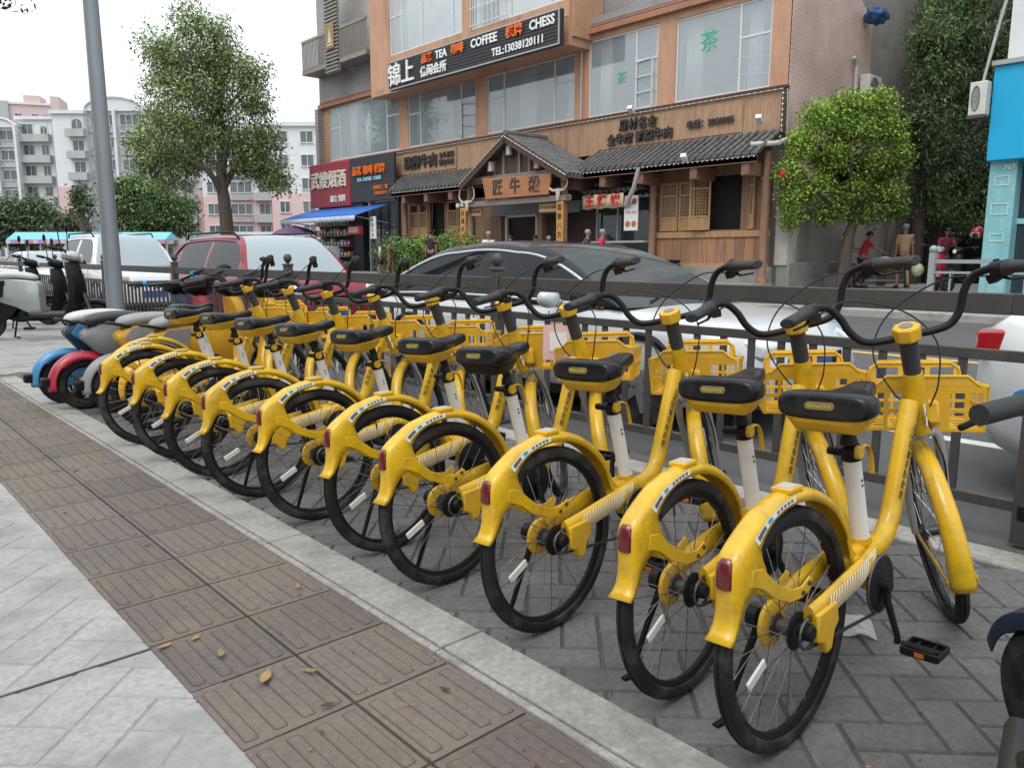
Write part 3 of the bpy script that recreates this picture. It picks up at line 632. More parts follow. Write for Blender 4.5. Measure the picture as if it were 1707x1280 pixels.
for i,(x,y,h) in enumerate(BK):
    pr=PROTO[PK[i]]; b=dup_tree(pr[0]) if pr[1] else pr[0]; pr[1]=1
    b.location=(x,y,0); b.rotation_euler=(-R(3.2+random.uniform(-.5,.5)),0,R(h)); b['label']=BLBL[i]; b['group']='yellow shared bicycles in the kerbside row'; BIKES.append(b)
for k in (3,):   # this saddle has a black underside
    for ch in BIKES[k].children:
        if ch.name.startswith('saddle') :
            for c2 in list(ch.children):
                if c2.name.startswith('saddle_base'):
                    c2.data=c2.data.copy(); c2.data.materials[0]=BLK
# ---------------------------------------------------------------- restaurant building across the street
ORG=mat('orange_render',(0.50,0.285,0.18),0.8,var=0.14,scale=1.2,dirt=(0.25,0.14,0.095),dirt_amt=0.65,dscale=0.9,stretch=(1,1.6,.45))
ORGD=mat('orange_moulding',(0.36,0.18,0.11),0.8,var=0.12,scale=2,dirt=(0.12,0.07,0.05),dirt_amt=0.4,dscale=1.5)
GREYT=mat('grey_wall_tile',(0.34,0.32,0.31),0.7,var=0.1,scale=3,dirt=(0.2,0.18,0.17),dirt_amt=0.4,dscale=0.8)
def tile_mat(name,c1,c2,cm,bw,bh,coordx='Y',ms=.006):
    m=bpy.data.materials.new(name); m.use_nodes=True; t=m.node_tree; n=t.nodes; l=t.links; p=n['Principled BSDF']; p.inputs['Roughness'].default_value=.55
    tc=n.new('ShaderNodeTexCoord'); sp=n.new('ShaderNodeSeparateXYZ'); cb=n.new('ShaderNodeCombineXYZ'); l.new(tc.outputs['Object'],sp.inputs[0])
    l.new(sp.outputs[coordx],cb.inputs['X']); l.new(sp.outputs['Z'],cb.inputs['Y'])
    b=n.new('ShaderNodeTexBrick'); l.new(cb.outputs[0],b.inputs['Vector']); b.inputs['Color1'].default_value=(*c1,1); b.inputs['Color2'].default_value=(*c2,1); b.inputs['Mortar'].default_value=(*cm,1)
    b.inputs['Scale'].default_value=1; b.inputs['Mortar Size'].default_value=ms; b.inputs['Brick Width'].default_value=bw; b.inputs['Row Height'].default_value=bh
    ns=n.new('ShaderNodeTexNoise'); ns.inputs['Scale'].default_value=.7; ns.inputs['Detail'].default_value=6; l.new(tc.outputs['Object'],ns.inputs['Vector'])
    mr=n.new('ShaderNodeMapRange'); mr.inputs[1].default_value=.3; mr.inputs[2].default_value=.7; mr.inputs[3].default_value=.72; mr.inputs[4].default_value=1.12; l.new(ns.outputs[0],mr.inputs[0])
    s=n.new('ShaderNodeVectorMath'); s.operation='SCALE'; l.new(b.outputs['Color'],s.inputs[0]); l.new(mr.outputs[0],s.inputs['Scale']); l.new(s.outputs[0],p.inputs['Base Color'])
    return m
PINKT=tile_mat('pink_wall_tile',(0.68,0.50,0.45),(0.62,0.45,0.405),(0.40,0.29,0.26),0.20,0.075,'X',.007)
GRYT2=tile_mat('grey_small_tile',(0.36,0.34,0.33),(0.32,0.30,0.29),(0.22,0.21,0.20),0.20,0.075,'Y',.008)
BAMB=mat('bamboo_mat',(0.38,0.235,0.14),0.7,var=0.34,scale=9,stretch=(1,3.5,0.35),dirt=(0.15,0.08,0.05),dirt_amt=0.6,dscale=1.4)
WOOD=mat('weathered_wood',(0.20,0.105,0.062),0.7,var=0.35,scale=4,stretch=(1,3,0.3),dirt=(0.27,0.20,0.14),dirt_amt=0.6,dscale=1.5)
WOODL=mat('ochre_wood',(0.40,0.235,0.105),0.65,var=0.25,scale=5,stretch=(1,3,0.4),dirt=(0.13,0.07,0.04),dirt_amt=0.4,dscale=2)
WOODD=mat('dark_wood',(0.062,0.035,0.026),0.7,var=0.3,scale=5,stretch=(1,3,0.3))
RTILE=mat('grey_roof_tile',(0.10,0.10,0.098),0.75,var=0.35,scale=5,dirt=(0.22,0.21,0.19),dirt_amt=0.5,dscale=2)
FRW=mat('window_frame_white',(0.62,0.63,0.62),0.45,var=0.05,scale=4)
INT=mat('room_interior',(0.60,0.62,0.61),0.9,var=0.2,scale=0.8)
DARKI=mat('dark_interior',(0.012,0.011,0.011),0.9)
CURT=mat('curtain',(0.80,0.82,0.80),0.9,var=0.12,scale=12,stretch=(1,2,0.1))
GLS=mat('window_glass',(0.44,0.52,0.56),0.03,alpha=0.42,spec=1.0); GLS.node_tree.nodes['Principled BSDF'].inputs['IOR'].default_value=2.1  # pale base colour paints extra sky brightness over the real reflection
GLSD=mat('shop_glass',(0.03,0.045,0.05),0.05,spec=0.7)
BLACKP=mat('charcoal_panel',(0.028,0.030,0.035),0.55,var=0.15,scale=4)
REDP=mat('crimson_panel',(0.36,0.035,0.055),0.55,var=0.1,scale=3)
LETW=mat('letter_white',(0.78,0.78,0.77),0.45)
LETO=mat('letter_orange',(0.80,0.16,0.02),0.45)
LETB=mat('letter_black',(0.03,0.03,0.032),0.5)
LETC=mat('letter_cyan',(0.35,0.62,0.75),0.5)
LETG=mat('letter_green',(0.02,0.42,0.24),0.5)
BULB=mat('string_bulb',(0.70,0.66,0.55),0.4)
STONE=mat('grey_stone',(0.24,0.23,0.21),0.85,var=0.2,scale=3,dirt=(0.12,0.11,0.10),dirt_amt=0.5,dscale=1.2,bump=0.5,bscale=20)
PLAS=mat('stained_plaster',(0.30,0.28,0.255),0.9,var=0.2,scale=0.9,dirt=(0.13,0.115,0.10),dirt_amt=0.7,dscale=0.7,stretch=(1,1,0.35))
MET=mat('painted_metal_grey',(0.36,0.37,0.37),0.5,0.2,var=0.08,scale=4)
Bd=thing('restaurant_building','three storey orange building with timber restaurant front and tiled eaves across the street','building',(20.5,24.0,0.25))
XF=20.5
def W(mb,name,mats,parent=None,**k): return mb.build(name,mats,parent or Bd,world=True,**k)
wins=[(30.08,36.25,5.84,8.36),(24.75,29.38,5.84,8.1),(19.40,24.07,5.82,8.0),(15.87,18.76,5.77,8.25),(12.0,15.2,5.78,8.2)]
wb=MB(); grid_panel(wb,lambda u,v:Vector((XF+.12,u,v)),[11.42,37.0],[5.3,8.9],[(a,b,c,d) for a,b,c,d in wins]); W(wb,'wall',ORG,solid=.24,smooth=False,weld=True)
W(MB().box(20.32,XF+.02,11.42,37.0,8.42,8.60).box(20.42,XF+.02,11.42,37.0,8.66,8.72),'cornice',ORGD,smooth=False)
W(MB().box(20.25,XF+.03,11.40,31.0,5.66,5.74),'sill_course',ORGD,smooth=False)
# upper storeys
W(MB().box(XF+.6,XF+.9,11.5,18.7,8.9,15).box(20.45,20.9,11.42,18.7,8.75,8.95),'upper_wall',GRYT2,smooth=False)
bay=MB(); grid_panel(bay,lambda u,v:Vector((19.62,u,v)),[18.72,30.7],[8.25,15],[(24.3,29.15,9.45,11.9),(18.95,23.75,9.4,11.8),(24.3,29.15,12.8,14.8),(18.95,23.75,12.8,14.8)])
W(bay,'bay_wall',ORG,solid=.24,smooth=False,weld=True)
W(MB().box(19.5,20.6,18.72,30.7,7.98,8.25).box(19.62,21.0,18.62,18.86,8.25,15).box(19.62,21,30.58,30.82,8.25,15),'bay_floor',ORG,smooth=False)
W(MB().box(XF-.05,XF+.25,30.82,37.0,8.72,15).box(XF-.3,XF+.25,36.8,37.1,2.5,8.4),'grey_wall',GRYT2,smooth=False)
W(MB().box(20.6,28,36.85,37.1,.25,15),'end_wall',GRYT2,smooth=False)
# pink tiled side
sw=MB(); sw.add([(20.5,11.42,.25),(20.5,11.42,15),(23.3,11.42,15),(23.6,11.42,9.2),(25.3,11.42,8.2),(25.3,11.42,.25)],[(0,1,2,3,4,5)]); W(sw,'side_wall',PINKT,smooth=False,solid=.05)
W(MB().box(23.3,40,11.42,11.9,7.6,16),'rear_wall',PLAS,smooth=False); W(MB().box(25.3,40,11.42,11.9,.25,7.6),'rear_wall',PLAS,smooth=False)
W(MB().box(20.7,20.95,11.5,36.9,.25,5.4).box(25.5,25.7,11.5,36.9,5,15),'inner_wall',INT,smooth=False)
for z in (5.45,8.75): W(MB().box(20.66,25.4,11.5,36.8,z-.1,z),'storey_slab',INT,smooth=False)
for y in (15.5,19.1,24.4,29.7): W(MB().box(20.66,25.4,y-.06,y+.06,5.45,8.65),'partition',INT,smooth=False)
def curtain(parent,x,y0,y1,z0,z1,amp=.04):
    c=MB(); n=max(8,int((y1-y0)/.05)); rg=[]
    for i in range(n+1):
        yy=y0+(y1-y0)*i/n; dx=amp*math.sin(i*1.7)+amp*.5*math.sin(i*.7+y0); rg.append([(x+dx,yy,z0),(x+dx*.7,yy,z1)])
    c.loft(rg,False,0,False); W(c,'curtain',CURT,parent,solid=.01,angle=180)
def window(X,y0,y1,z0,z1,cols,curts=(),op=None,rows=2,label=None):
    f=MB(); w=.055
    f.box(X-.02,X+.05,y0,y0+w,z0,z1).box(X-.02,X+.05,y1-w,y1,z0,z1).box(X-.02,X+.05,y0+w,y1-w,z0,z0+w).box(X-.02,X+.05,y0+w,y1-w,z1-w,z1)
    for c in cols: f.box(X-.018,X+.048,c-w/2,c+w/2,z0+w,z1-w)
    edges=[y0]+sorted(cols)+[y1]
    for i,(a,b) in enumerate(zip(edges,edges[1:])):
        if b-a<1.25: f.box(X-.016,X+.046,a+w/2,b-w/2,z0+(z1-z0)*.60,z0+(z1-z0)*.60+w)
    fr=W(f,'window',FRW,smooth=False)
    W(MB().box(X+.005,X+.012,y0+w,y1-w,z0+w,z1-w),'pane',GLS,fr,smooth=False)
    for a,b in curts: curtain(fr,X+.35,a,b,z0+.02,z1)
    if op:
        for (ya,yb,ang) in op:   # opened sash hinged at ya
            s=MB(); L=abs(yb-ya); zt=z0+(z1-z0)*.60; H=zt-z0-.06
            for k in range(4): s.box(0,.03,0,L,z0+.05+H*k/3-.018,z0+.05+H*k/3+.018)
            s.box(0,.03,0,.04,z0+.03,zt).box(0,.03,L-.04,L,z0+.03,zt)
            sg=1 if yb>ya else -1
            M=Matrix.Translation((X-.03,ya,0))@Matrix.Rotation(R(ang)*sg,4,'Z')@Matrix.Diagonal((1,sg,1,1)); s.xf(M); W(s,'sash',FRW,fr,smooth=False)
    return fr
X=XF+.06
w1=window(X,30.08,36.25,5.84,8.36,[35.2,31.1],[(34.3,34.8),(33.1,33.5),(30.2,31.0)])
w2=window(X,24.75,29.38,5.84,8.1,[28.5,25.7],[(26.7,27.7),(28.7,29.2)],[(25.7,24.85,40)])
w3=window(X,19.40,24.07,5.82,8.0,[23.1,20.4],[(21.7,22.6),(19.6,20.1)])
w4=window(X,15.87,18.76,5.77,8.25,[16.75],[(18.05,18.55),(16.0,16.3)],[(16.75,15.95,12)])
w5=window(X,12.0,15.2,5.78,8.2,[13.0],[(14.5,15.1),(12.5,12.95)],[(13.0,12.05,-35)])
for (y,z,s,w_) in ((14.05,7.35,.62,w5),(17.35,6.85,.42,w4)):
    l=MB(); add_text(l,'茶',s,frame_mat((XF+.055,y,z),(0,-1,0),(0,0,1)),extrude=.002); W(l,'lettering',LETG,w_)
X=19.55
window(X,24.3,29.15,9.45,11.9,[28.3,26.9,24.9],[(28.4,29.0),(24.5,24.8)],rows=1)
wg=window(X,18.95,23.75,9.4,11.8,[21.6,19.6],[(22.6,23.6)])
g=MB(); 
for k in range(9): g.box(19.40,19.42,21.75+.24*k,21.77+.24*k,9.45,11.7)
for z in (9.5,10.1,10.7): g.box(19.395,19.425,21.65,23.75,z,z+.03)
W(g,'window_grille',FRW,wg,smooth=False)
# balconies at the left grey part
BALC=mat('balcony_grey',(0.26,0.235,0.21),0.7,var=0.12,scale=4,dirt=(0.13,0.11,0.1),dirt_amt=0.4,dscale=2)
for (ya,yb) in ((31.0,33.6),(34.0,36.9)):
    b=MB(); b.box(19.5,20.5,ya,yb,9.9,10.08).box(19.5,19.58,ya,yb,11.35,11.47); bb=W(b,'balcony',BALC,smooth=False)
    s=MB(); n=int((yb-ya)/.13)
    for k in range(n+1): s.box(19.52,19.56,ya+.02+k*(yb-ya-.07)/n,ya+.06+k*(yb-ya-.07)/n,10.08,11.35)
    s.box(19.52,19.56,ya,yb,10.06,10.14); W(s,'railing',BALC,bb,smooth=False)
lv=MB()
for k in range(22): lv.box(19.42,19.50,33.3,34.5,9.6+k*.16,9.68+k*.16)
lv.box(19.5,19.54,33.3,34.5,9.55,13.2); lvo=W(lv,'louvre_panel',BALC,smooth=False)
em=MB().box(19.36,19.40,33.55,34.25,10.6,11.7); emo=W(em,'emblem',mat('gold_emblem',(.30,.19,.07),.6),lvo,bevel=.01)
W(MB().prism([(33.70,10.85),(34.1,10.85),(34.0,11.05),(33.9,11.5),(33.78,11.05)],19.345,19.36,'yz').box(19.345,19.36,33.65,34.15,10.72,10.80),'figure',mat('cream_mark',(.55,.5,.38),.6),emo,smooth=False)
# bamboo fascia with string lights
fb=W(MB().box(20.22,20.36,11.35,30.2,4.5,5.62),'bamboo_fascia',BAMB,smooth=False)
W(MB().box(20.14,20.36,11.30,30.25,5.62,5.70).box(20.16,20.22,11.28,11.42,4.45,5.62).box(20.16,20.22,30.1,30.28,3.9,5.62),'fascia_edge',WOODD,fb,smooth=False)
d=MB()
for k in range(95): d.sphere((20.12,11.4+k*.2,5.60),.022,6,4)
for k in range(8): d.sphere((20.12,11.35,4.5+k*.14),.03,6,4)
d.tube([(20.12,11.35,4.5),(20.12,11.36,5.6),(20.12,30.2,5.6)],.008,4); W(d,'string_lights',BULB,fb)
# tiled eaves
def eave(y0,y1,x_in,z_in,x_out,z_out,yi0=None,yi1=None):
    t=MB(); yi0=y0 if yi0 is None else yi0; yi1=y1 if yi1 is None else yi1
    a=Vector((x_in,0,z_in)); b=Vector((x_out,0,z_out))
    t.add([(x_in,yi0,z_in),(x_in,yi1,z_in),(x_out,y1,z_out),(x_out,y0,z_out),(x_in,yi0,z_in-.08),(x_in,yi1,z_in-.08),(x_out,y1,z_out-.08),(x_out,y0,z_out-.08)],[(0,1,2,3),(7,6,5,4),(3,2,6,7),(0,4,5,1),(0,3,7,4),(1,5,6,2)])
    n=int((y1-y0)/.24)
    for k in range(n+1):
        u=k/n; p=Vector((x_in,yi0+(yi1-yi0)*u,z_in+.03)); q=Vector((x_out-.02,y0+(y1-y0)*u,z_out+.03))
        for j in range(6):
            s0=p.lerp(q,j/6); s1=p.lerp(q,(j+1.12)/6) if j<5 else q
            t.tube([s0,s1],[.052,.066],8)
        t.tube([q,q+Vector((-.03,0,0))],[.075,.075],10)
    r=W(t,'tiled_eave',RTILE,smooth=True,angle=50)
    s=MB()
    for k in range(int((y1-y0)/.16)): s.sphere((x_out-.02,y0+k*.16+.05,z_out-.10),.022,6,4)
    s.box(x_out,x_out+.06,y0,y1,z_out-.22,z_out-.08); W(s,'eave_lights',[BULB],r)
    W(MB().box(x_out+.0,x_out+.08,y0,y1,z_out-.24,z_out-.085),'fascia_board',WOOD,r,smooth=False)
eave(11.40,18.0,20.3,4.58,19.0,3.86)
eave(23.6,28.6,20.3,4.58,19.0,3.86,23.6,29.5)
# gable over the entrance
gt=MB(); AY,AZ=20.5,5.20
for (fy,fz) in ((22.95,3.74),(17.55,3.70)):
    n=11
    gt.add([(18.3,AY,AZ),(20.4,AY,AZ),(20.4,fy,fz),(18.3,fy,fz),(18.3,AY,AZ-.10),(20.4,AY,AZ-.10),(20.4,fy,fz-.10),(18.3,fy,fz-.10)],[(0,1,2,3),(7,6,5,4),(0,3,7,4),(1,5,6,2),(3,2,6,7),(0,4,5,1)])
    for k in range(n+1):
        x=18.36+k*.19
        P0=Vector((x,AY,AZ+.03)); P1=Vector((x,fy,fz+.03))
        for j in range(9): gt.tube([P0.lerp(P1,j/9),P0.lerp(P1,(j+1.1)/9) if j<8 else P1],[.048,.062],8)
gt.tube([(18.25,AY,AZ+.07),(20.4,AY,AZ+.07)],.11,10)
go=W(gt,'gable_roof',RTILE,angle=50)
bb_=MB()
for (fy,fz) in ((22.95,3.74),(17.55,3.70)): bb_.beam((18.24,AY,AZ-.12),(18.24,fy,fz-.12),.05,.22)
W(bb_,'barge_board',WOODD,go,smooth=False)
s=MB()
for (fy,fz) in ((22.95,3.74),(17.55,3.70)):
    for k in range(17): s.sphere((18.19,AY+(fy-AY)*(k+.5)/17,AZ+(fz-AZ)*(k+.5)/17-.03),.024,6,4)
s.tube([(18.19,22.95,3.71),(18.19,20.5,5.17),(18.19,17.55,3.67)],.008,4); W(s,'gable_lights',BULB,go)
W(MB().prism([(22.5,3.85),(20.5,5.02),(18.0,3.85)],18.62,18.68,'yz'),'gable_board',mat('gable_slats',(.085,.05,.036),.7,var=.45,scale=9,stretch=(1,3,.2)),smooth=False)
gf=MB()
for y in (21.4,20.9,20.1,19.6): gf.box(18.54,18.62,y-.05,y+.05,3.85,4.45 if abs(y-20.5)>.7 else 4.75)
gf.box(18.5,18.66,17.9,22.9,3.82,3.95).box(18.45,18.7,17.8,23.0,2.92,3.10); W(gf,'gable_frame',mat('greyed_timber',(.20,.17,.145),.75,var=.25,scale=4),smooth=False)
# timber ground floor
gw=MB(); grid_panel(gw,lambda u,v:Vector((20.06,u,v)),[11.5,15.35],[.9,4.3],[(12.4,13.55,1.92,3.45)]); W(gw,'timber_wall',WOOD,solid=.1,smooth=False,weld=True)
W(MB().box(20.0,20.12,23.0,29.5,.25,1.95).box(20.0,20.12,23,24.2,1.95,4.3).box(20,20.12,28.7,29.5,1.95,4.3).box(20,20.12,23,29.5,3.4,4.3).box(20,20.12,26.0,26.2,1.95,3.4).box(20,20.12,27.2,27.4,1.95,3.4),'timber_wall',WOOD,smooth=False)
W(MB().box(20.0,20.12,15.4,22.9,3.55,4.3),'upper_timber',WOODD,smooth=False)
pk=MB(); ysl=[11.6+ .31*k for k in range(12)]
for k,yv in enumerate(ysl): pk.box(19.97,20.01,yv,yv+.30,.95,1.70,0,random.random())
W(pk,'plank_panel',mat('old_planks',(.26,.13,.065),.7,var=.4,scale=4,stretch=(1,3,.25),attr=.35,dirt=(.34,.27,.2),dirt_amt=.6,dscale=1.6),smooth=False)
W(MB().box(19.92,20.02,11.45,15.4,1.70,1.88).box(19.9,20.0,11.45,15.4,.85,.95),'sill_beam',WOODL,bevel=.01)
W(MB().box(19.85,20.12,11.4,15.4,.25,.86),'stone_base',STONE,bevel=.02)
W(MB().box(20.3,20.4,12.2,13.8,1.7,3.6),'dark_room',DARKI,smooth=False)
def lattice(y0,y1,z0,z1,x=19.96,rot=0,name='lattice_shutter',piv=None,m=WOODL):
    f=MB(); w=.06; f.box(0,.05,0,w,z0,z1).box(0,.05,y1-y0-w,y1-y0,z0,z1).box(0,.05,w,y1-y0-w,z0,z0+w).box(0,.05,w,y1-y0-w,z1-w,z1).box(0.002,.048,w,y1-y0-w,z0+.36,z0+.42).box(.002,.048,w,y1-y0-w,z1-.42,z1-.36)
    f.box(.02,.035,w,y1-y0-w,z0+w,z0+.36)
    n=max(3,int((y1-y0-2*w)/.075)); 
    for k in range(1,n): f.box(.015,.03,w+(y1-y0-2*w)*k/n-.008,w+(y1-y0-2*w)*k/n+.008,z0+.42,z1-.42)
    k=z0+.50
    while k<z1-.44: f.box(.012,.033,w,y1-y0-w,k-.008,k+.008); k+=.085
    M=Matrix.Translation((x,piv if piv is not None else y0,0))@Matrix.Rotation(R(rot),4,'Z'); f.xf(M); r=W(f,name,m,smooth=False)
    if rot==0: W(MB().box(x+.036,x+.04,y0+w,y1-w,z0+.42,z1-.42),'paper_pane',mat('lattice_back',(.10,.105,.10),.6),r,smooth=False)
    return r
lattice(14.55,15.2,1.92,3.35); lattice(13.95,14.5,1.92,3.35)
lattice(13.35,13.98,1.92,3.5,19.9,18); lattice(11.95,12.42,1.92,3.5,19.9,-25)
for a,b in ((28.0,28.65),(27.35,27.95),(25.3,25.95),(24.6,25.25)): lattice(a,b,1.95,3.35)
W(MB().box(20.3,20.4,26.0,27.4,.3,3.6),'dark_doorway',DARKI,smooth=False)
po=MB()
for y,x in ((11.5,19.75),(15.35,19.8),(18.05,18.65),(22.85,18.65),(28.6,19.7)):
    W(MB().lathe([(.14,.25),(.17,.3),(.17,.5),(.13,.56),(.115,.6),(.115,3.95)],(x,y,0),'z',16),'timber_post',WOOD)
for y in (11.75,13.4,15.3,16.8,18.1,24.6,26.2,27.8): W(MB().box(19.05,20.0,y-.12,y+.12,3.30,3.66),'carved_bracket',mat('bracket_wood',(.20,.10,.07),.7,var=.3,scale=6),bevel=.02)
W(MB().box(18.55,18.75,17.9,23.0,3.72,3.86),'tie_beam',WOOD,smooth=False)
# entrance recess
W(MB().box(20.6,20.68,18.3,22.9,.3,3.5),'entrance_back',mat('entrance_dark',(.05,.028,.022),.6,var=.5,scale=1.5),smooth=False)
en=MB().box(19.6,19.7,21.9,22.0,.3,2.6).box(19.6,19.7,20.3,20.38,.3,2.6).box(19.6,19.7,20.3,22.0,2.55,2.62); W(en,'door_frame',MET,smooth=False)
W(MB().box(19.6,19.75,18.3,22.8,2.62,3.0),'door_header',mat('header_grey',(.13,.14,.14),.5,var=.2,scale=3),smooth=False)
W(MB().box(19.55,19.78,20.0,20.25,.3,2.6),'door_post',WOOD,smooth=False); W(MB().box(19.55,19.78,22.2,22.8,.3,2.6),'door_post',WOOD,smooth=False)
# snack counter
W(MB().box(20.25,20.32,15.5,18.0,1.6,3.5),'shop_window',GLSD,smooth=False)
W(MB().box(19.55,20.2,15.5,17.95,.35,1.22),'counter',mat('counter_white',(.62,.64,.62),.4,var=.05,scale=4),bevel=.01)
W(MB().box(19.5,20.25,15.45,18.0,1.58,1.64).box(20.1,20.16,17.0,17.05,1.64,3.4).box(20.1,20.16,17.9,17.95,1.64,3.4),'counter_frame',MET,smooth=False)
for z in (.5,.66,.82,.98,1.12): W(MB().box(19.52,19.549,15.55,15.95,z-.03,z+.03),'price_strip',LETB,smooth=False)
W(MB().box(19.8,20.1,16.6,16.85,1.22,1.55).box(19.8,20.1,17.3,17.7,1.22,1.42),'cooker',MET,bevel=.02)
te=MB()
for k in range(10):
    y=15.75+k*.24; te.tube([(20.1,y,3.42),(19.45,y,3.20)],[.055,.065],8)
te.box(19.5,20.1,15.6,18.1,3.22,3.27); W(te,'small_awning',RTILE)
# drain pipes and fittings on the facade
PIPE=mat('white_pipe',(.45,.44,.42),.5,var=.15,scale=4)
W(MB().tube([(19.0,15.3,3.75),(19.1,15.55,3.2),(19.3,16.0,2.75),(19.7,16.25,2.6)],[.07,.07,.085,.085],10),'drain_pipe',PIPE)
W(MB().tube([(19.2,11.7,4.1),(19.6,11.2,4.12),(20.3,10.9,4.35)],[.07,.07,.07],10),'drain_pipe',PIPE)
W(MB().tube([(20.2,11.30,5.6),(20.35,11.3,4.3)],.035,8),'drain_pipe',PIPE)
W(MB().tube([(20.4,19.0,5.7),(20.4,19.0,8.3),(19.45,18.85,8.9)],.03,8),'drain_pipe',PIPE)
W(MB().tube([(24.0,11.3,7.0),(24.2,11.3,6.8),(24.25,11.3,5.2)],.06,8),'drain_pipe',PIPE)
for (x,y,z) in ((19.9,16.4,5.68),(19.9,11.9,4.85),(18.9,13.6,3.9)): W(MB().obox((x,y,z),(.28,.16,.12),(0,.5,.3)),'floodlight',LETW,bevel=.01)
for (x,y,z) in ((18.7,17.9,2.95),(18.5,23.1,2.95),(19.3,24.4,3.0)): W(MB().lathe([(.06,0),(.09,.03),(.09,.14),(.05,.17)],(x,y,z),'z',10),'lamp',LETW)
# signs ---------------------------------------------------
def sign(name,label,box,mat_,texts,frame=None,cat='sign',X=None,slats=0):
    x0,x1,y0,y1,z0,z1=box; t=thing(name,label,cat,(x0,(y0+y1)/2,z0))
    MB().box(*box).build('board',mat_,t,world=True,bevel=.01)
    if slats:
        s=MB(); k=z0+.08
        while k<z1-.05: s.box(x0-.02,x0,y0+.03,y1-.03,k,k+slats*.5); k+=slats
        s.build('slats',mat_,t,world=True,smooth=False)
    if frame: MB().box(x0-.03,x0+.02,y0,y1,z1-.05,z1).box(x0-.03,x0+.02,y0,y1,z0,z0+.05).box(x0-.03,x0+.02,y0,y0+.05,z0+.05,z1-.05).box(x0-.03,x0+.02,y1-.05,y1,z0+.05,z1-.05).build('frame',frame,t,world=True,smooth=False)
    for (body,y,z,size,m,ex,bold) in texts:
        l=MB(); add_text(l,body,size,frame_mat((x0-.03-ex,y,z),(0,-1,0),(0,0,1)),extrude=ex,bold=bold); l.build('lettering',m,t,world=True,smooth=False)
    return t
sign('shop_sign','long dark slatted sign of a tea, coffee and chess house above the first floor windows',(18.95,19.15,18.62,28.5,7.88,8.98),BLACKP,
 [('锦上',27.5,8.36,.92,LETW,.03,.012),('品茗',25.75,8.68,.36,LETO,.02,.008),('TEA',24.85,8.68,.40,LETW,.015,.01),('咖啡',23.85,8.68,.38,LETO,.02,.008),('COFFEE',22.35,8.68,.42,LETW,.015,.01),('棋牌',20.75,8.68,.42,LETO,.02,.008),('CHESS',19.4,8.68,.42,LETW,.015,.01),('休闲会所',25.35,8.20,.42,LETW,.02,.01),('TEL:13038120111',20.6,8.18,.36,LETW,.012,.008)],MET,slats=.11)
sign('shop_sign','ribbed crimson liquor and tobacco shop sign left of the black one',(19.72,19.85,33.12,37.0,3.52,5.62),REDP,[('武嫂烟酒',35.05,4.75,.86,mat('letter_cream',(.66,.62,.50),.5),.03,.010),('副食 饮料',34.2,3.86,.34,LETW,.012,.006)],slats=.12)
sign('shop_sign','black sign with orange characters between the crimson sign and the bamboo fascia',(19.72,19.85,29.4,33.08,3.62,5.62),BLACKP,[('品茗 咖啡 棋牌',31.4,4.98,.42,LETO,.03,.006),('TEA  COFFEE  CHESS',31.4,4.60,.22,LETC,.012,.004),('茶楼请上二楼',30.45,4.18,.20,LETO,.01,.003),('13038120111',30.45,3.94,.20,LETO,.01,.003)])
sign('shop_sign','black raised characters naming stewed beef on the right half of the bamboo fascia',(20.19,20.215,12.6,18.0,4.62,5.5),BAMB,[('周村名食',16.3,5.27,.38,LETB,.03,.007),('全牛席 鲜烧牛肉',16.25,4.86,.36,LETB,.03,.008),('电话：2050005',13.65,5.0,.25,LETB,.02,.006)])
sign('shop_sign','black raised characters on the left part of the bamboo fascia above the small eave',(20.18,20.2,25.6,29.9,4.65,5.5),BAMB,[('跷脚牛肉',28.0,5.06,.60,LETB,.03,.009),('全牛汤锅',26.2,5.22,.25,LETB,.02,.004),('特色牛肉',26.2,4.93,.25,LETB,.02,.004)])
# plaque and boards
pq=thing('name_plaque','carved brown plaque with three black brush characters under the gable','plaque',(18.35,20.1,3.1))
pm=MB(); P4=[(21.65,3.13),(21.85,3.9),(21.3,3.84),(18.9,3.80),(18.35,3.84),(18.5,3.13)]; pm.prism(P4,18.36,18.44,'yz'); pm.build('board',mat('plaque_wood',(.36,.15,.055),.5,var=.2,scale=3,stretch=(1,.5,2)),pq,world=True,bevel=.02)
for ch,y in (('匠',21.0),('牛',20.1),('殺',19.15)):
    l=MB(); add_text(l,ch,.56,frame_mat((18.35,y,3.48),(0,-1,0),(0,0,1)),extrude=.01,bold=.01); l.build('lettering',LETB,pq,world=True)
for i,(y,lab) in enumerate(((22.62,'small yellow notice board under the left bull skull'),(18.75,'small yellow notice board left of the right couplet post'))):
    t=thing('notice_board',lab,'notice board',(18.6,y,2.6),group='yellow notice boards at the entrance')
    MB().box(0,.04,-.42,.42,0,.28).build('board',WOODL,t,bevel=.008)
    l=MB(); add_text(l,'全牛宴牛肉汤锅',.11,frame_mat((-.006,0,.14),(0,-1,0),(0,0,1)),extrude=.003); l.build('lettering',DECK,t)
for i,(y,lab,tx) in enumerate(((23.05,'tall ochre couplet board on the post left of the entrance','名满天下牛肉香'),(18.05,'tall ochre couplet board on the post right of the entrance','客聚八方美味鲜'))):
    t=thing('couplet_board',lab,'couplet board',(18.46,y,.75),group='couplet boards at the entrance')
    MB().box(-.02,.04,-.15,.15,0,2.15).build('board',mat('couplet_ochre',(.48,.24,.06),.6,var=.15,scale=5),t,bevel=.008)
    for k,c in enumerate(tx):
        l=MB(); add_text(l,c,.22,frame_mat((-.026,0,1.95-.29*k),(0,-1,0),(0,0,1)),extrude=.004); l.build('lettering',DECK,t)
bs=thing('banner_sign','cream banner with large red characters under the small tiled awning','sign',(19.3,17.0,2.6))
b=MB(); rg=[]
for i in range(19):
    y=16.12+1.72*i/18; dx=.015*math.sin(i*1.3); rg.append([(19.3+dx,y,2.66+.02*math.sin(i*1.1)),(19.3+dx,y,3.10+.015*math.sin(i*1.7))])
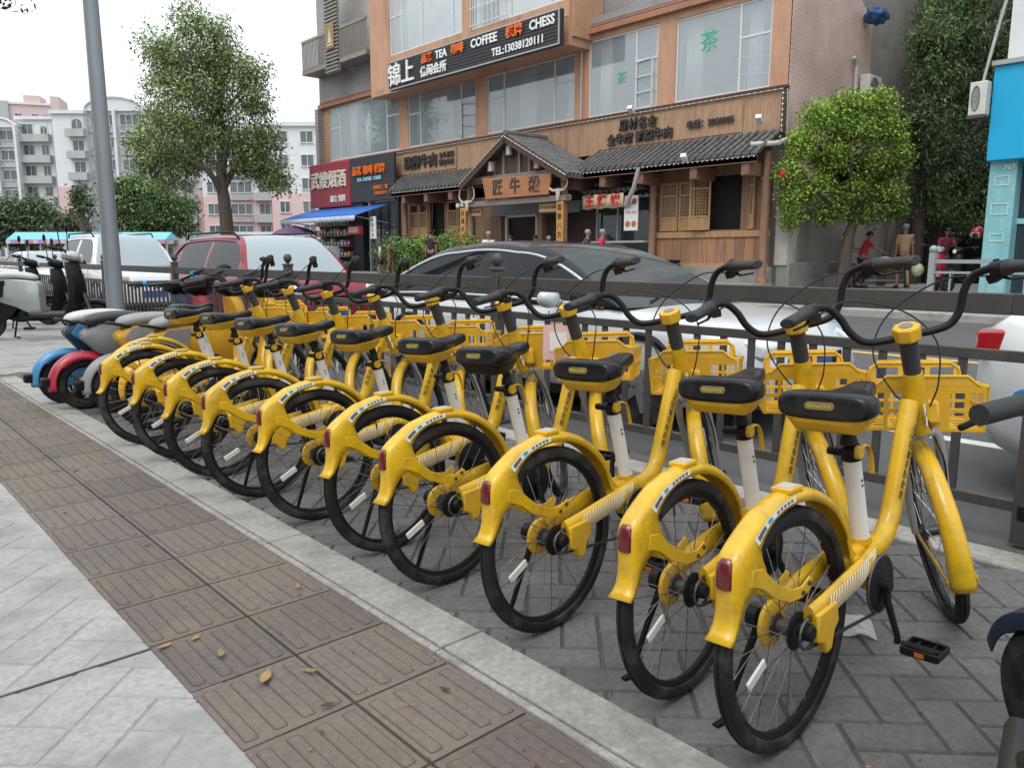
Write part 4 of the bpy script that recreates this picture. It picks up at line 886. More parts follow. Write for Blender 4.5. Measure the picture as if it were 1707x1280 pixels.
b.loft(rg,False,0,False); b.build('cloth',mat('cream_cloth',(.62,.50,.33),.8,var=.08,scale=4),bs,world=True,solid=.01)
for ch,y in (('王',17.5),('烤',16.98),('饼',16.42)):
    l=MB(); add_text(l,ch,.42,frame_mat((19.255,y,2.88),(0,-1,0),(0,0,1)),extrude=.006,bold=.010); l.build('lettering',mat('letter_red',(.55,.02,.03),.5),bs,world=True)
fs=thing('food_poster','white vertical food poster with six red dishes beside the counter','poster',(19.4,15.88,1.95))
MB().box(-.01,.02,-.27,.27,0,1.06).build('sheet',mat('poster_white',(.66,.66,.64),.6),fs)
for k in range(3):
    for s in (-1,1):
        if (k+s)%2: MB().lathe([(.001,-.013),(.09,-.013),(.1,-.012),(.1,-.010)],(0,s*.12,.88-.34*k),'x',14).build('dish',mat('dish_red',(.45,.12,.05),.5,var=.4,scale=30),fs)
        else:
            l=MB(); add_text(l,'牛肉',.10,frame_mat((-.013,s*.12,.88-.34*k),(0,-1,0),(0,0,1)),extrude=.002); l.build('lettering',mat('letter_red',(.55,.02,.03),.5),fs)
for i,(x,y,z,lab) in enumerate(((18.45,20.5,4.55,'topmost of the three paper lanterns under the gable'),(18.45,21.45,4.08,'left of the three paper lanterns under the gable'),(18.45,19.1,4.0,'right of the three paper lanterns under the gable'))):
    t=thing('paper_lantern',lab,'lantern',(x,y,z),group='paper lanterns under the gable')
    MB().lathe([(.10,0),(.12,.02),(.12,.32),(.10,.34)],(0,0,0),'z',6).build('shade',mat('lantern_paper',(.60,.52,.42),.7,var=.1,scale=8),t,smooth=False)
    MB().lathe([(.15,.34),(.13,.38),(.03,.42),(.01,.50)],(0,0,0),'z',6).lathe([(.10,-.04),(.13,-.02),(.13,0)],(0,0,0),'z',6).build('cap',WOODD,t,smooth=False)
    for k in range(6):
        a=PI/3*k; MB().cyl((.122*math.cos(a),.122*math.sin(a),0),(.122*math.cos(a),.122*math.sin(a),.34),.008,n=5).build('rib',WOODD,t)
BONE=mat('horn_bone',(.50,.46,.38),.5,var=.2,scale=8)
for i,(y,z,lab) in enumerate(((22.75,3.05,'horned bull skull mounted left of the plaque'),(18.1,3.2,'horned bull skull mounted right of the plaque'))):
    t=thing('bull_skull',lab,'bull skull',(18.45,y,z),group='bull skulls beside the plaque')
    MB().loft([[(-.05+.03*math.cos(a),w*math.cos(a),zz) if False else (-.04+.05*math.sin(a),w*math.cos(a),zz) for a in [2*PI*k/10 for k in range(10)]] for w,zz in ((.03,-.28),(.06,-.24),(.075,-.1),(.11,.02),(.09,.08),(.03,.11))]).build('skull',BONE,t)
    for s in (-1,1): MB().tube(bez([(-.03,s*.06,.05),(-.05,s*.26,.06),(-.06,s*.42,.22),(-.05,s*.40,.46),(-.03,s*.30,.60)],5),[.05-.0022*k for k in range(21)],8).build('horn',BONE,t)
# blue bin at the timber wall, red lantern by the corner
t=thing('rubbish_bin','blue plastic bin with dark lid standing against the timber wall','bin',(19.5,14.55,.25))
MB().loft([[(sx*w_,sy*d_,z) for sx,sy in ((-1,-1),(1,-1),(1,1),(-1,1))] for w_,d_,z in ((.20,.24,0),(.26,.30,.72))]).build('body',mat('bin_blue',(.03,.12,.42),.45,var=.1,scale=5),t,bevel=.02)
MB().box(-.28,.28,-.32,.32,.72,.80).build('lid',BLK,t,bevel=.02)
l=MB(); l.add([(-.250,y,z) for y,z in ((-.1,.40),(-.02,.40),(.0,.52),(-.08,.52))]+[(-.245,y,z) for y,z in ((.02,.40),(.1,.40),(.08,.52),(.02,.52))],[(0,1,2,3),(4,5,6,7)]); l.build('mark',mat('mark_green',(.25,.55,.3),.5),t,solid=.004)
t=thing('red_lantern','round red lantern half hidden by the bright tree at the building corner','lantern',(19.7,11.0,3.3)); MB().sphere((0,0,0),.16,14,9,sc=(1,1,.85)).build('shade',mat('lantern_red',(.30,.02,.02),.6),t); MB().cyl((0,0,.12),(0,0,.18),.06).cyl((0,0,-.18),(0,0,-.12),.06).build('rim',mat('gilt',(.45,.3,.05),.4),t)
# shop fronts at the left of the restaurant
sf=thing('storefront','dark narrow shop front with grey glass doors under the black sign','storefront',(19.9,31.2,.25))
MB().box(19.85,20.3,32.3,33.1,.25,3.62).build('pillar',BLACKP,sf,world=True,smooth=False); MB().box(19.85,20.3,29.35,29.6,.25,3.62).build('pillar',BLACKP,sf,world=True,smooth=False)
MB().box(19.9,20.2,31.7,31.85,.25,3.62).build('column',mat('grey_column',(.32,.34,.35),.4,.2),sf,world=True,smooth=False)
for k in range(3):
    y=29.65+k*.68; f=MB().box(20.0,20.05,y,y+.05,.3,3.55).box(20,20.05,y+.61,y+.66,.3,3.55).box(20,20.05,y+.05,y+.61,.3,.42).box(20,20.05,y+.05,y+.61,3.45,3.55).box(20,20.05,y+.05,y+.61,2.4,2.46).build('door_leaf',BLACKP,sf,world=True,smooth=False)
    MB().box(20.02,20.03,y+.05,y+.61,.42,3.45).build('pane',mat('grey_glass',(.10,.12,.125),.06,spec=.7),f,world=True,smooth=False)
sf2=thing('kiosk','street kiosk packed with goods under a blue canvas awning','kiosk',(19.0,34.8,.25))
MB().box(20.2,20.4,33.1,37,.25,3.55).build('back_wall',mat('kiosk_dark',(.06,.055,.05),.8),sf2,world=True,smooth=False)
for k in range(5): MB().box(19.6,20.15,33.3,36.9,.6+k*.5,.63+k*.5).build('shelf',MET,sf2,world=True,smooth=False)
aw=MB(); rg=[]
for i in range(13):
    y=29.9+7.0*i/12; rg.append([(19.75,y,3.42),(18.9,y,3.16-.02*math.sin(i*2)),(18.0,y,2.88)])
aw.loft(rg,False,0,False); awo=aw.build('awning',mat('awning_blue',(.02,.13,.50),.7,var=.15,scale=2),sf2,world=True,solid=.02)
vl=MB(); rg=[]
for i in range(36):
    y=29.9+7.0*i/35; rg.append([(18.0,y,2.88),(17.97,y,2.88-.20-.04*(i%2))])
vl.loft(rg,False,0,False); vl.build('valance',mat('valance_pale',(.42,.45,.52),.8,var=.2,scale=3),awo,world=True,solid=.01)
for y in (30.0,36.8): MB().tube([(18.02,y,2.86),(19.75,y,2.6)],.02,6).build('awning_arm',MET,awo,world=True)
cols=[(.5,.06,.04),(.55,.4,.05),(.06,.25,.4),(.5,.5,.48),(.08,.3,.12),(.45,.18,.05),(.3,.05,.2),(.6,.55,.3)]
k_=0
for lv_ in range(5):
    for j in range(11):
        y=33.4+j*.32; hh=.18+.2*random.random(); c=random.choice(cols)
        t=thing('goods_box',('small %s coloured pack on the kiosk shelves'%random.choice(['bright'])), 'goods',(19.8,y,.635+lv_*.5),group='packs on the kiosk shelves')
        MB().box(-.1,.1,-.12,.12,0,hh).box(-.102,-.1,-.08,.08,hh*.3,hh*.7,1).build('carton',[mat('pack_%d'%cols.index(c),c,.5),LETW],t,smooth=False)
for (x,y,w_,h_,c,lab) in ((18.4,33.2,1.3,1.35,(.45,.55,.62),'glass fronted drinks chiller with red and yellow stickers before the kiosk'),(18.3,35.9,1.0,1.7,(.55,.6,.66),'pale blue drinks cabinet at the left end of the kiosk')):
    t=thing('drinks_chiller',lab,'chiller',(x,y,.25)); MB().box(-.3,.3,-w_/2,w_/2,.08,h_).build('cabinet',mat('chiller_%d'%int(y),c,.4),t,bevel=.03)
    for q in range(4): MB().box(-.312,-.302,-w_/2+.1+q*w_*.22,-w_/2+.1+q*w_*.22+w_*.17,.3,h_*.5+.1*(q%2)).build('sticker',mat('stk_%d'%q,cols[q],.5),t,smooth=False)
    MB().box(-.312,-.302,-w_/2+.06,w_/2-.06,h_*.68,h_-.06).build('door_glass',GLSD,t,smooth=False)
t=thing('umbrella','purple and black parasol under the kiosk awning','umbrella',(18.2,35.9,.25)); MB().cyl((0,0,0),(0,0,2.35),.02).build('pole',MET,t); MB().lathe([(1.15,1.95),(.8,2.15),(.4,2.28),(.01,2.36)],(0,0,0),'z',8,caps=False).build('canopy',mat('parasol',(.13,.07,.16),.7,var=.5,scale=1.5),t,solid=.01,smooth=False)
t=thing('hanging_sign','white vertical hanging sign board right of the kiosk awning','sign',(18.9,29.9,1.9)); MB().box(-.03,.03,-.22,.22,0,.95).build('board',LETW,t,bevel=.01)
l=MB(); [add_text(l,c,.18,frame_mat((-.034,0,.8-.22*k),(0,-1,0),(0,0,1)),extrude=.002) for k,c in enumerate('香烟名酒')]; l.build('lettering',DECK,t)
t=thing('light_box_sign','small red light box sign under the right end of the blue awning','sign',(18.6,30.9,2.1)); MB().box(-.1,.1,-.5,.5,0,.36).build('box',mat('lightbox_red',(.45,.03,.03),.5),t,bevel=.02)
l=MB(); add_text(l,'烟酒茶',.26,frame_mat((-.105,0,.18),(0,-1,0),(0,0,1)),extrude=.002); l.build('lettering',LETW,t)
# air conditioners and blue tarp on the side wall
def aircon(loc,rot,label,sc=(1,1,1)):
    t=thing('air_conditioner',label,'air conditioner',loc,rot); t.scale=sc
    MB().box(-.42,.42,-.15,.15,0,.56).build('case',mat('ac_white',(.55,.54,.50),.5,var=.1,scale=5),t,bevel=.02)
    g=MB(); g.torus((-.1,-.16,.28),.2,.012,'y',24,5); 
    for k in range(4): g.torus((-.1,-.16,.28),.04+.04*k,.006,'y',20,4)
    g.build('fan_grille',DKST,t); MB().box(-.45,.45,-.2,.2,-.05,-.01).build('bracket',DKST,t,smooth=False)
aircon((24.9,11.15,6.0),R(0),'white air conditioner unit on the pink tiled side wall above the bright tree')
t=thing('tarpaulin','crumpled blue tarpaulin bundle on the wall top between building and dark trees','tarpaulin',(24.75,11.05,8.05))
tp_=MB(); tp_.sphere((0,0,.2),.36,28,18,sc=(1.15,.8,.6)); 
for i,v in enumerate(tp_.v): r_=1+.16*math.sin(v[0]*23+v[2]*19)+.12*math.sin(v[1]*31+v[0]*11); tp_.v[i]=(v[0]*r_,v[1]*r_,.2+(v[2]-.2)*r_)
tp_.build('sheet',mat('tarp_blue',(.03,.10,.24),.5,var=.3,scale=4),t,angle=180)
# plaster wall and stone plinth beyond the tree
t=thing('plaster_wall','stained grey plaster wall with stone foot behind the bright street tree','wall',(24.0,11.2,.25))
MB().box(20.6,30.5,11.2,11.38,.25,3.0).build('wall',PLAS,t,world=True,smooth=False); MB().box(20.2,30.5,10.95,11.35,.25,1.0).build('stone_foot',STONE,t,world=True,bevel=.03)
MB().box(20.15,20.7,11.0,11.4,.9,3.6).build('end_pier',mat('pier_pale',(.42,.40,.36),.85,var=.2,scale=2,dirt=(.15,.13,.12),dirt_amt=.5,dscale=1.5),t,world=True,bevel=.03)
t=thing('plaster_wall','dark backdrop wall closing the side lane, gloom under the trees put into its colour','wall',(33,11,.25))
MB().box(31,31.3,2,14,.25,4.2).build('wall',mat('dark_backdrop',(.03,.034,.026),.9,var=.4,scale=1.5),t,world=True,smooth=False)  # added backdrop, coloured near-black for the dark void beneath the trees
structure(MB().box(17.3,19.98,21.6,42,.25,.45).build('raised_walkway',STONE,smooth=False,bevel=.02))
structure(MB().box(18.9,20.0,11.3,16.5,.25,.42).box(18.5,20.0,11.3,16.5,.24,.33).build('steps',STONE,smooth=False,bevel=.02))
# blue building at the right edge
t=thing('blue_shop_building','white and bright blue shop building at the right edge behind the street railing','building',(20.5,4.0,.25))
BLUF=mat('fascia_blue',(.005,.36,.62),.45,var=.04,scale=1)
MB().box(20.3,20.9,-9,6.34,3.3,5.35).build('fascia',BLUF,t,world=True,bevel=.02)
MB().box(20.22,20.9,-9,6.38,5.35,5.45).build('fascia_cap',MET,t,world=True,smooth=False)
MB().box(20.8,30,-9,6.25,5.45,16).build('upper_wall',mat('white_wall',(.66,.67,.66),.7,var=.06,scale=1),t,world=True,smooth=False)
MB().box(20.5,21.0,5.75,6.3,.25,3.3).build('pillar',mat('teal_plaster',(.19,.44,.47),.7,var=.15,scale=1.5,dirt=(.35,.5,.52),dirt_amt=.5,dscale=3),t,world=True,smooth=False)
MB().box(20.9,21.0,-9,5.75,.25,3.3).build('shop_window',GLSD,t,world=True,smooth=False)
MB().box(20.85,20.92,-9,5.75,1.9,2.02).build('window_band',mat('band_cyan',(.3,.55,.65),.5),t,world=True,smooth=False)
MB().box(21.0,29,6.1,6.28,.25,3.3).build('side_wall',mat('teal_plaster',(.19,.44,.47)),t,world=True,smooth=False)
l=MB(); add_text(l,'707',.16,frame_mat((20.47,5.9,3.15),(0,-1,0),(0,0,1)),extrude=.003); l.build('lettering',LETW,t,world=True)
for (y,z,w_,h_) in ((6.03,2.75,.30,.20),(6.03,2.1,.36,.24),(6.03,1.5,.3,.16)):
    MB().box(20.485,20.498,y-w_/2,y+w_/2,z,z+.02).box(20.485,20.498,y-w_/2,y+w_/2,z+h_,z+h_+.02).box(20.485,20.498,y-w_/2,y-w_/2+.02,z+.02,z+h_).box(20.485,20.498,y+w_/2-.02,y+w_/2,z+.02,z+h_).build('stencil',mat('stencil_pale',(.5,.62,.63),.7),t,world=True,smooth=False)
aircon((20.2,6.55,4.3),R(-90),'white air conditioner unit fixed beside the bright blue fascia',(.42,1,1.3)); 
c=thing('overhead_cable','black cables strung from the blue shop across the dark trees','cable',(20.2,6.2,5.5))
for k,(a,b,dr) in enumerate((((20.2,6.5,4.3),(25.5,11.3,4.6),.35),((20.2,6.5,4.5),(25.5,11.3,4.9),.3),((20.1,6.5,4.9),(20.0,5.9,7.6),-.2))):
    a=Vector(a);b=Vector(b); pts=[a.lerp(b,i/12)+Vector((0,0,-dr*math.sin(PI*i/12))) for i in range(13)]; MB().tube(pts,.014 if k<2 else .035,5).build('cable',CABLE if k<2 else PIPE,c,world=True)
# ---------------------------------------------------------------- cars
CG=mat('car_glass_dark',(.004,.005,.006),.03,spec=.3)
CGL=mat('car_glass_sky_tint',(.30,.36,.38),.05,spec=.8)  # pale base colour stands in for sky reflected on the windscreens
CHR=mat('chrome',(.6,.6,.6),.15,.9); LENSR=mat('tail_lens',(.40,.01,.015),.12,coat=.8); LENSC=mat('lamp_lens',(.55,.60,.62),.08,coat=.8)
RIM=mat('alloy',(.35,.35,.36),.3,.7)
def car(label,loc,rotz,L,Wd,H,paint,roofm,profile,windscreen=CG,glass=CG,rails=False,suv=False,group='cars on the road'):
    # profile: x positions (front positive): hood base, roof front, roof rear, rear glass base ; zhood, zbelt
    xa,xb,xc,xd,zh,zb,zt=profile
    t=thing('parked_car',label,'car',loc,rotz,group); hw=Wd/2
    st=[]; N=30; xr,xf=-L/2,L/2
    def ztop(x):
        if x>xa: u=(x-xa)/(xf-xa); return zb-.02+(zh-zb)*u-.22*max(0,(u-.75)/.25)**2
        if x<xd: u=(xd-x)/(xd-xr); return zb+(zt-zb)*u-.14*max(0,(u-.7)/.3)**2
        return zb
    def wid(x): 
        e=abs(x)/(L/2); return hw*(1-.30*max(0,(e-.80)/.20)**2)
    xs=[xr+(xf-xr)*i/N for i in range(N+1)]
    for x in xs:
        w_=wid(x); z1=ztop(x); z0=.22+.10*max(0,(abs(x)/(L/2)-.85)/.15)
        zm=z0+(z1-z0)*.55
        half=[(0,z0),(w_*.90,z0),(w_*.97,z0+.12),(w_,zm),(w_*.985,zm+(z1-zm)*.4),(w_*.955,z1-.05),(w_*.90,z1-.008),(w_*.5,z1+(.015 if (x>xa or x<xd) else 0)),(0,z1+(.022 if (x>xa or x<xd) else 0))]
        ring=[(x,y,z) for y,z in half]+[(x,-y,z) for y,z in reversed(half[1:-1])]
        st.append(ring)
    b=MB(); b.loft(st); body=b.build('body',paint,t,angle=60)
    # lower sill
    MB().box(-L*.36,L*.36,-hw*.93,hw*.93,.16,.24).build('sill',BLK,t,smooth=False)
    # greenhouse
    def zr(x):
        if x>xb: u=(xa-x)/(xa-xb); return zb+(H-.03-zb)*math.sin(min(1,max(0,u))*PI/2)**(.95 if suv else 1.12)
        if x<xc: u=(x-xd)/(xc-xd); return zb+(H-.03-zb)*math.sin(min(1,max(0,u))*PI/2)**.9
        m=(xb+xc)/2; return H-.03+.03*(1-((x-m)/((xb-xc)/2))**2)
    n=36; X=[xd+(xa-xd)*i/n for i in range(n+1)]; rings=[]
    for x in X:
        z=zr(x); q=(z-zb)/(H-zb); wb_=wid(x)*.93
        def ww(k): return wb_-(Wd*.5-Wd*.36)*k**1.25
        ks=[0,.08,.5,.86,1.0]; side=[(ww(k*q),zb+(z-zb)*k-(.0 if k<1 else .03*q)) for k in ks]
        top=[(ww(q)*f,z+ .022*q*(1-f*f)) for f in (.93,.5,0)]
        half=side+top; rings.append([(x,y,zz) for y,zz in half]+[(x,-y,zz) for y,zz in reversed(half[:-1])])
    m=len(rings[0]); parts={}
    def grp(i,k):
        xm=(X[i]+X[i+1])/2; top=(k>=4 and k<m-5)
        if top:
            kk=k
            if xm>xb+.04: return 'windscreen' if 5<=k<m-6 else 'pillar'
            if xm<xc-.04: return 'rear_window' if 5<=k<m-6 else 'pillar'
            return 'roof'
        if k in (0,m-2): return 'pillar'
        if k in (3,m-5): return 'pillar'
        # side glass between pillars
        hz=zr(xm)-zb
        if xm>xb+ (xa-xb)*.62 or xm<xc-(xc-xd)*.60: return 'pillar'
        for c in ((xb+xc)/2+.12,)+(((xc-.15),) if suv else ()):
            if abs(xm-c)<.055: return 'pillar'
        s='l' if k<m/2 else 'r'
        seg=0 if xm>(xb+xc)/2+.12 else 1
        if suv and xm<xc-.15: seg=2
        return ('side_window',s,seg)
    for i in range(n):
        for k in range(m-1):
            g=grp(i,k); mb=parts.setdefault(g,MB()); mb.add([rings[i][k],rings[i][k+1],rings[i+1][k+1],rings[i+1][k]],[(0,1,2,3)])
    for g,mb in parts.items():
        nm=g if isinstance(g,str) else g[0]
        mt={'windscreen':windscreen,'rear_window':glass,'roof':roofm,'pillar':roofm}.get(nm,glass)
        mb.build({'pillar':'window_frame'}.get(nm,nm),mt,t,weld=True,angle=60)
    for idx,nm in ((3,'roof_trim'),(1,'belt_trim')):
        for sgn in (1,-1):
            pts=[(p[idx][0],(p[idx][1]+.006)*sgn,p[idx][2]) for p in rings[2:-2]]; MB().tube(pts,.013,6).build(nm,paint,t)
    MB().box(xc,xb,-.3,.3,zb-.3,zb-.02).build('seat_row',BLK,t,smooth=False)
    # wheels
    for sx in (L*.31,-L*.30):
        for s in (-1,1):
            w_=MB(); R_=.33 if not suv else .35; cy=s*(hw-.12)
            w_.lathe([(R_*.62,-.10),(R_*.93,-.105),(R_,-.07),(R_,.07),(R_*.93,.105),(R_*.62,.10)],(sx,cy,R_),'y',28); wh=w_.build('wheel',RUB,t)
            r_=MB(); r_.lathe([(.05,s*.09),(R_*.2,s*.085),(R_*.25,s*.05),(R_*.6,s*.05),(R_*.64,s*.10)],(sx,cy,R_),'y',24,caps=False)
            for k in range(5): a=2*PI*k/5; r_.beam((sx,cy+s*.09,R_),(sx+R_*.6*math.cos(a),cy+s*.085,R_+R_*.6*math.sin(a)),.04,.07)
            r_.build('rim',RIM,wh)
            a_=MB(); a_.torus((sx,s*(hw-.02),R_+.0),R_+.055,.035,'y',20,6,0,0,PI); a_.build('wheel_arch',BLK,t)
    for s in (-1,1):
        h=MB(); h.loft([[(L*.5-.42,s*hw*.94,zh-.14),(L*.5-.42,s*hw*.94,zh-.02),(L*.5-.40,s*hw*.80,zh+.02),(L*.5-.40,s*hw*.80,zh-.14)],[(L*.5-.02,s*hw*.74,zh-.22),(L*.5-.02,s*hw*.74,zh-.12),(L*.5+.0,s*hw*.52,zh-.12),(L*.5+.0,s*hw*.52,zh-.22)]]); h.build('headlight',LENSC,t,bevel=.02)
        z_=zt-.05
        MB().loft([[(-L*.5+.45,s*hw*.955,z_-.16),(-L*.5+.45,s*hw*.955,z_-.04),(-L*.5+.45,s*hw*.8,z_-.04),(-L*.5+.45,s*hw*.8,z_-.16)],[(-L*.5-.01,s*hw*.76,z_-.24),(-L*.5-.01,s*hw*.76,z_-.08),(-L*.5-.012,s*hw*.42,z_-.08),(-L*.5-.012,s*hw*.42,z_-.22)]]).build('tail_light',LENSR,t,bevel=.02)
        MB().box(-L*.5-.01,-L*.5+.10,s*hw*.5-.12,s*hw*.5+.12,.36,.42).build('rear_reflector',LENSR,t,bevel=.01)
        mr=MB(); c=(xb+(xa-xb)*.55,s*(hw+.10),zb+.06); mr.sphere(c,.1,12,8,sc=(.75,1.15,.8)); mr.tube([(c[0]-.02,s*hw*.88,zb-.0),c],[.03,.03],6); mr.build('wing_mirror',paint if not suv else BLK,t)
        for dx in (.38,-.55): MB().box(dx,dx+.17,s*(hw-.0)-.012,s*hw+.025,zb-.20,zb-.17).build('door_handle',paint,t,bevel=.01)
        for dx in (.05+.52,-.42,): MB().box(dx,dx+.008,s*hw*.97-.03,s*hw+.003,.35,zb-.05).build('door_seam',BLK,t,smooth=False)
        if rails: MB().tube([(xc-.1,s*hw*.68,H-.05),(xc,s*hw*.70,H+.035),(xb-.1,s*hw*.70,H+.035),(xb+.05,s*hw*.68,H-.05)],.018,8).build('roof_rail',BLK,t)
    MB().box(-L*.5-.015,-L*.5+.01,-.24,.24,.55,.69).build('number_plate',mat('plate_blue',(.02,.09,.35),.4),t,smooth=False); MB().box(L*.5-.01,L*.5+.012,-.24,.24,.42,.56).build('number_plate',mat('plate_blue',(.02,.09,.35),.4),t,smooth=False)
    MB().box(L*.5-.08,L*.5+.005,-.42,.42,zh-.36,zh-.22).build('grille',BLK,t,bevel=.02)
    for s in (-.35,.35): MB().tube([(xa-.05,s-.1,zb+.035),(xa-.16,s+.22,zb+.085)],.008,5).build('wiper',BLK,t)
    return t
def paint(name,c,metal=.2): return mat(name,c,.25,metal,coat=.35,spec=.4) if c[0]>.1 else mat(name,c,.12,0,spec=.22)
PW=paint('car_white',(.66,.67,.67),0); PS=paint('car_silver_white',(.55,.57,.58),.1); PB=paint('roof_black',(.012,.013,.014),0); PR=paint('car_red',(.24,.012,.024),.3)
RD=-R(90)
car('white saloon car with glossy black roof and dark windows right behind the railing',(5.55,5.2,-.12),RD,4.9,1.88,1.44,PS,PB,(1.30,-.10,-.95,-2.1,.82,.91,1.04),windscreen=mat('car_windscreen',(.05,.07,.075),.03,spec=.8))
car('white saloon with red tail lamp ahead of the black roofed car at the right edge',(5.55,-.93,-.12),RD,4.8,1.86,1.45,PW,PW,(1.4,.4,-.9,-1.85,.85,.93,1.04))
car('dark red compact SUV with bright windscreen and roof rails behind the bicycles',(5.65,12.2,-.12),RD,4.5,1.85,1.63,PR,PR,(1.15,.42,-1.5,-2.05,.98,1.05,1.02),windscreen=CGL,rails=True,suv=True)
car('white SUV behind the lamp post, following the red one',(5.65,20.0,-.12),RD,4.6,1.86,1.78,PW,PW,(1.15,.42,-1.6,-2.1,1.0,1.08,1.05),windscreen=CGL,rails=True,suv=True)
car('white saloon farthest back in the queue, left of the lamp post',(5.7,28.0,-.12),RD,4.7,1.82,1.42,PW,PW,(1.4,.4,-.9,-1.9,.85,.92,1.0),windscreen=CGL,glass=CG)
# ---------------------------------------------------------------- electric mopeds
SEATB=mat('seat_black',(.02,.02,.021),.5,var=.2,scale=10)
def moped(label,loc,rotz,c_body,c_fender,c_front,seatm,steer=25,ring=None,logo=None,mirrors=False,panel2=None,s=1.0,name='electric_moped',group='shared electric mopeds',cat='moped',tail=None,lite=False):
    t=thing(name,label,cat,loc,rotz,group); t.scale=(s,s,s)
    RW=.205; xf_=1.13
    AX=Vector((.90,0,.98)); D=Vector((.27,0,-.96)).normalized()
    M=Matrix.Translation(AX)@Matrix.Rotation(R(steer),4,-D)@Matrix.Translation(-AX)
    def wheel(nm,x,M=None):
        I=M or Matrix.Identity(4)
        w_=MB(); w_.lathe([(.125,-.03),(.15,-.045),(.185,-.042),(.202,-.02),(.205,0),(.202,.02),(.185,.042),(.15,.045),(.125,.03)],(x,0,RW),'y',32,caps=False); w_.xf(I); o=w_.build(nm,RUB,t)
        h=MB(); h.lathe([(.125,-.03),(.135,-.035),(.14,-.03),(.14,.03),(.135,.035),(.125,.03)],(x,0,RW),'y',28,caps=False); h.lathe([(.04,-.07),(.06,-.05),(.06,.05),(.04,.07)],(x,0,RW),'y',16)
        for k in range(5): a=2*PI*k/5; h.beam((x+.05*math.cos(a),0,RW+.05*math.sin(a)),(x+.13*math.cos(a),0,RW+.13*math.sin(a)),.03,.02)
        h.xf(I); h.build('rim',DKST if not tail else STEEL,o); return o
    wheel('rear_wheel',0); wheel('front_wheel',xf_,M)
    # rear fender
    f=MB(); rg=[]
    for i in range(25):
        a=R(35+(190-35)*i/24); ro=.248; hw_=.062; ri=.19 if i<16 else .205
        rg.append([(r*math.cos(a),h,RW+r*math.sin(a)) for r,h in ((ri,-hw_-.004),(ro-.03,-hw_-.002),(ro-.006,-hw_+.014),(ro+.002,-.025),(ro+.004,0),(ro+.002,.025),(ro-.006,hw_-.014),(ro-.03,hw_+.002),(ri,hw_+.004))])
    f.loft(rg,False,0,False); fo=f.build('rear_mudguard',c_fender,t,solid=.005,angle=60)
    st=MB()
    for sg in (-1,1): st.beam((.28,sg*.075,.40),(0,sg*.072,RW),.012,.06); 
    for sg in (-1,1): MB().prism([(.10,.36),(.30,.50),(.42,.44),(.30,.27),(.05,.15),(-.04,.17),(-.02,.25)],sg*.070,sg*.080).build('swing_arm',c_fender,t,bevel=.004)
    MB().box(-.30,-.235,-.045,.045,.20,.27).build('tail_light',BLK,fo,bevel=.012)
    # body under the seat
    b=MB(); prof=[(-.16,.56,.60,.085),(-.05,.44,.665,.105),(.10,.40,.685,.12),(.26,.36,.675,.125),(.40,.30,.665,.12),(.50,.26,.65,.11),(.55,.26,.60,.09)]
    rg=[]
    for x,z0,z1,w_ in prof:
        x=.14+x*.84
        if lite: x-=.10; w_*=.7
        rg.append([(x,-w_*.6,z0),(x,-w_*.9,z0+(z1-z0)*.25),(x,-w_,z0+(z1-z0)*.7),(x,-w_*.8,z1),(x,0,z1+.01),(x,w_*.8,z1),(x,w_,z0+(z1-z0)*.7),(x,w_*.9,z0+(z1-z0)*.25),(x,w_*.6,z0)])
    b.loft(rg); bo=b.build('body',c_body,t,bevel=.008,angle=45)
    if panel2: MB().prism([(.04,.58),(.16,.47),(.24,.48),(.28,.66),(.10,.655)],-.126,-.118).build('side_panel',panel2,bo,bevel=.003)
    if logo:
        MB().box(.30,.50,-.1290,-.1250,.565,.610).build('label',LETW,bo)
        l=MB(); add_text(l,logo,.042,frame_mat((.40,-.1300,.587),(1,0,0),(0,0,1)),extrude=.0004); l.build('lettering',mat('ink_navy',(.02,.04,.12),.5),bo)
    se=MB(); rg=[]
    for x,z0,z1,w_ in ((-.20,.655,.69,.06),(-.16,.655,.735,.105),(-.02,.665,.755,.125),(.16,.68,.765,.125),(.32,.68,.755,.115),(.46,.665,.735,.095),(.53,.66,.70,.06)):
        x=.17+x*.76
        if lite: x-=.14; w_*=.7
        rg.append([(x,w_*math.copysign(abs(math.cos(a))**.6,math.cos(a)),(z0+z1)/2+(z1-z0)/2*math.copysign(abs(math.sin(a))**.7,math.sin(a))) for a in [2*PI*k/16 for k in range(16)]])
    se.loft(rg); se.build('seat',seatm,t,sub=1,angle=180)
    ra=MB(); ra.tube([(.10,-.09,.66),(-.02,-.08,.69),(-.05,0,.69),(-.02,.08,.69),(.10,.09,.66)],.011,8); ra.build('grab_rail',BLK,t)
    # floor and shield
    MB().box(.48,.88,-.13,.13,.25,.31).build('floorboard',SEATB,t,bevel=.02)
    fr=MB(); fr.tube([(.1,0,.32),(.3,0,.24),(.9,0,.24),(.98,0,.5),AX+D*.12],[.035,.035,.035,.035,.03],10); fr.build('frame',BLK,t)
    sh=MB(); rg=[]
    for z,x,w_ in ((.26,.86,.11),(.36,.93,.15),(.52,.97,.165),(.68,.955,.15),(.80,.93,.12),(.86,.915,.08)):
        rg.append([(x-.035,-w_,z),(x-.045,-w_*.5,z),(x-.05,0,z),(x-.045,w_*.5,z),(x-.035,w_,z),(x+.02,w_*.96,z),(x+.07,w_*.5,z),(x+.085,0,z),(x+.07,-w_*.5,z),(x+.02,-w_*.96,z)])
    sh.loft(rg)
    if not lite: sh.build('leg_shield',c_front,t,angle=40)
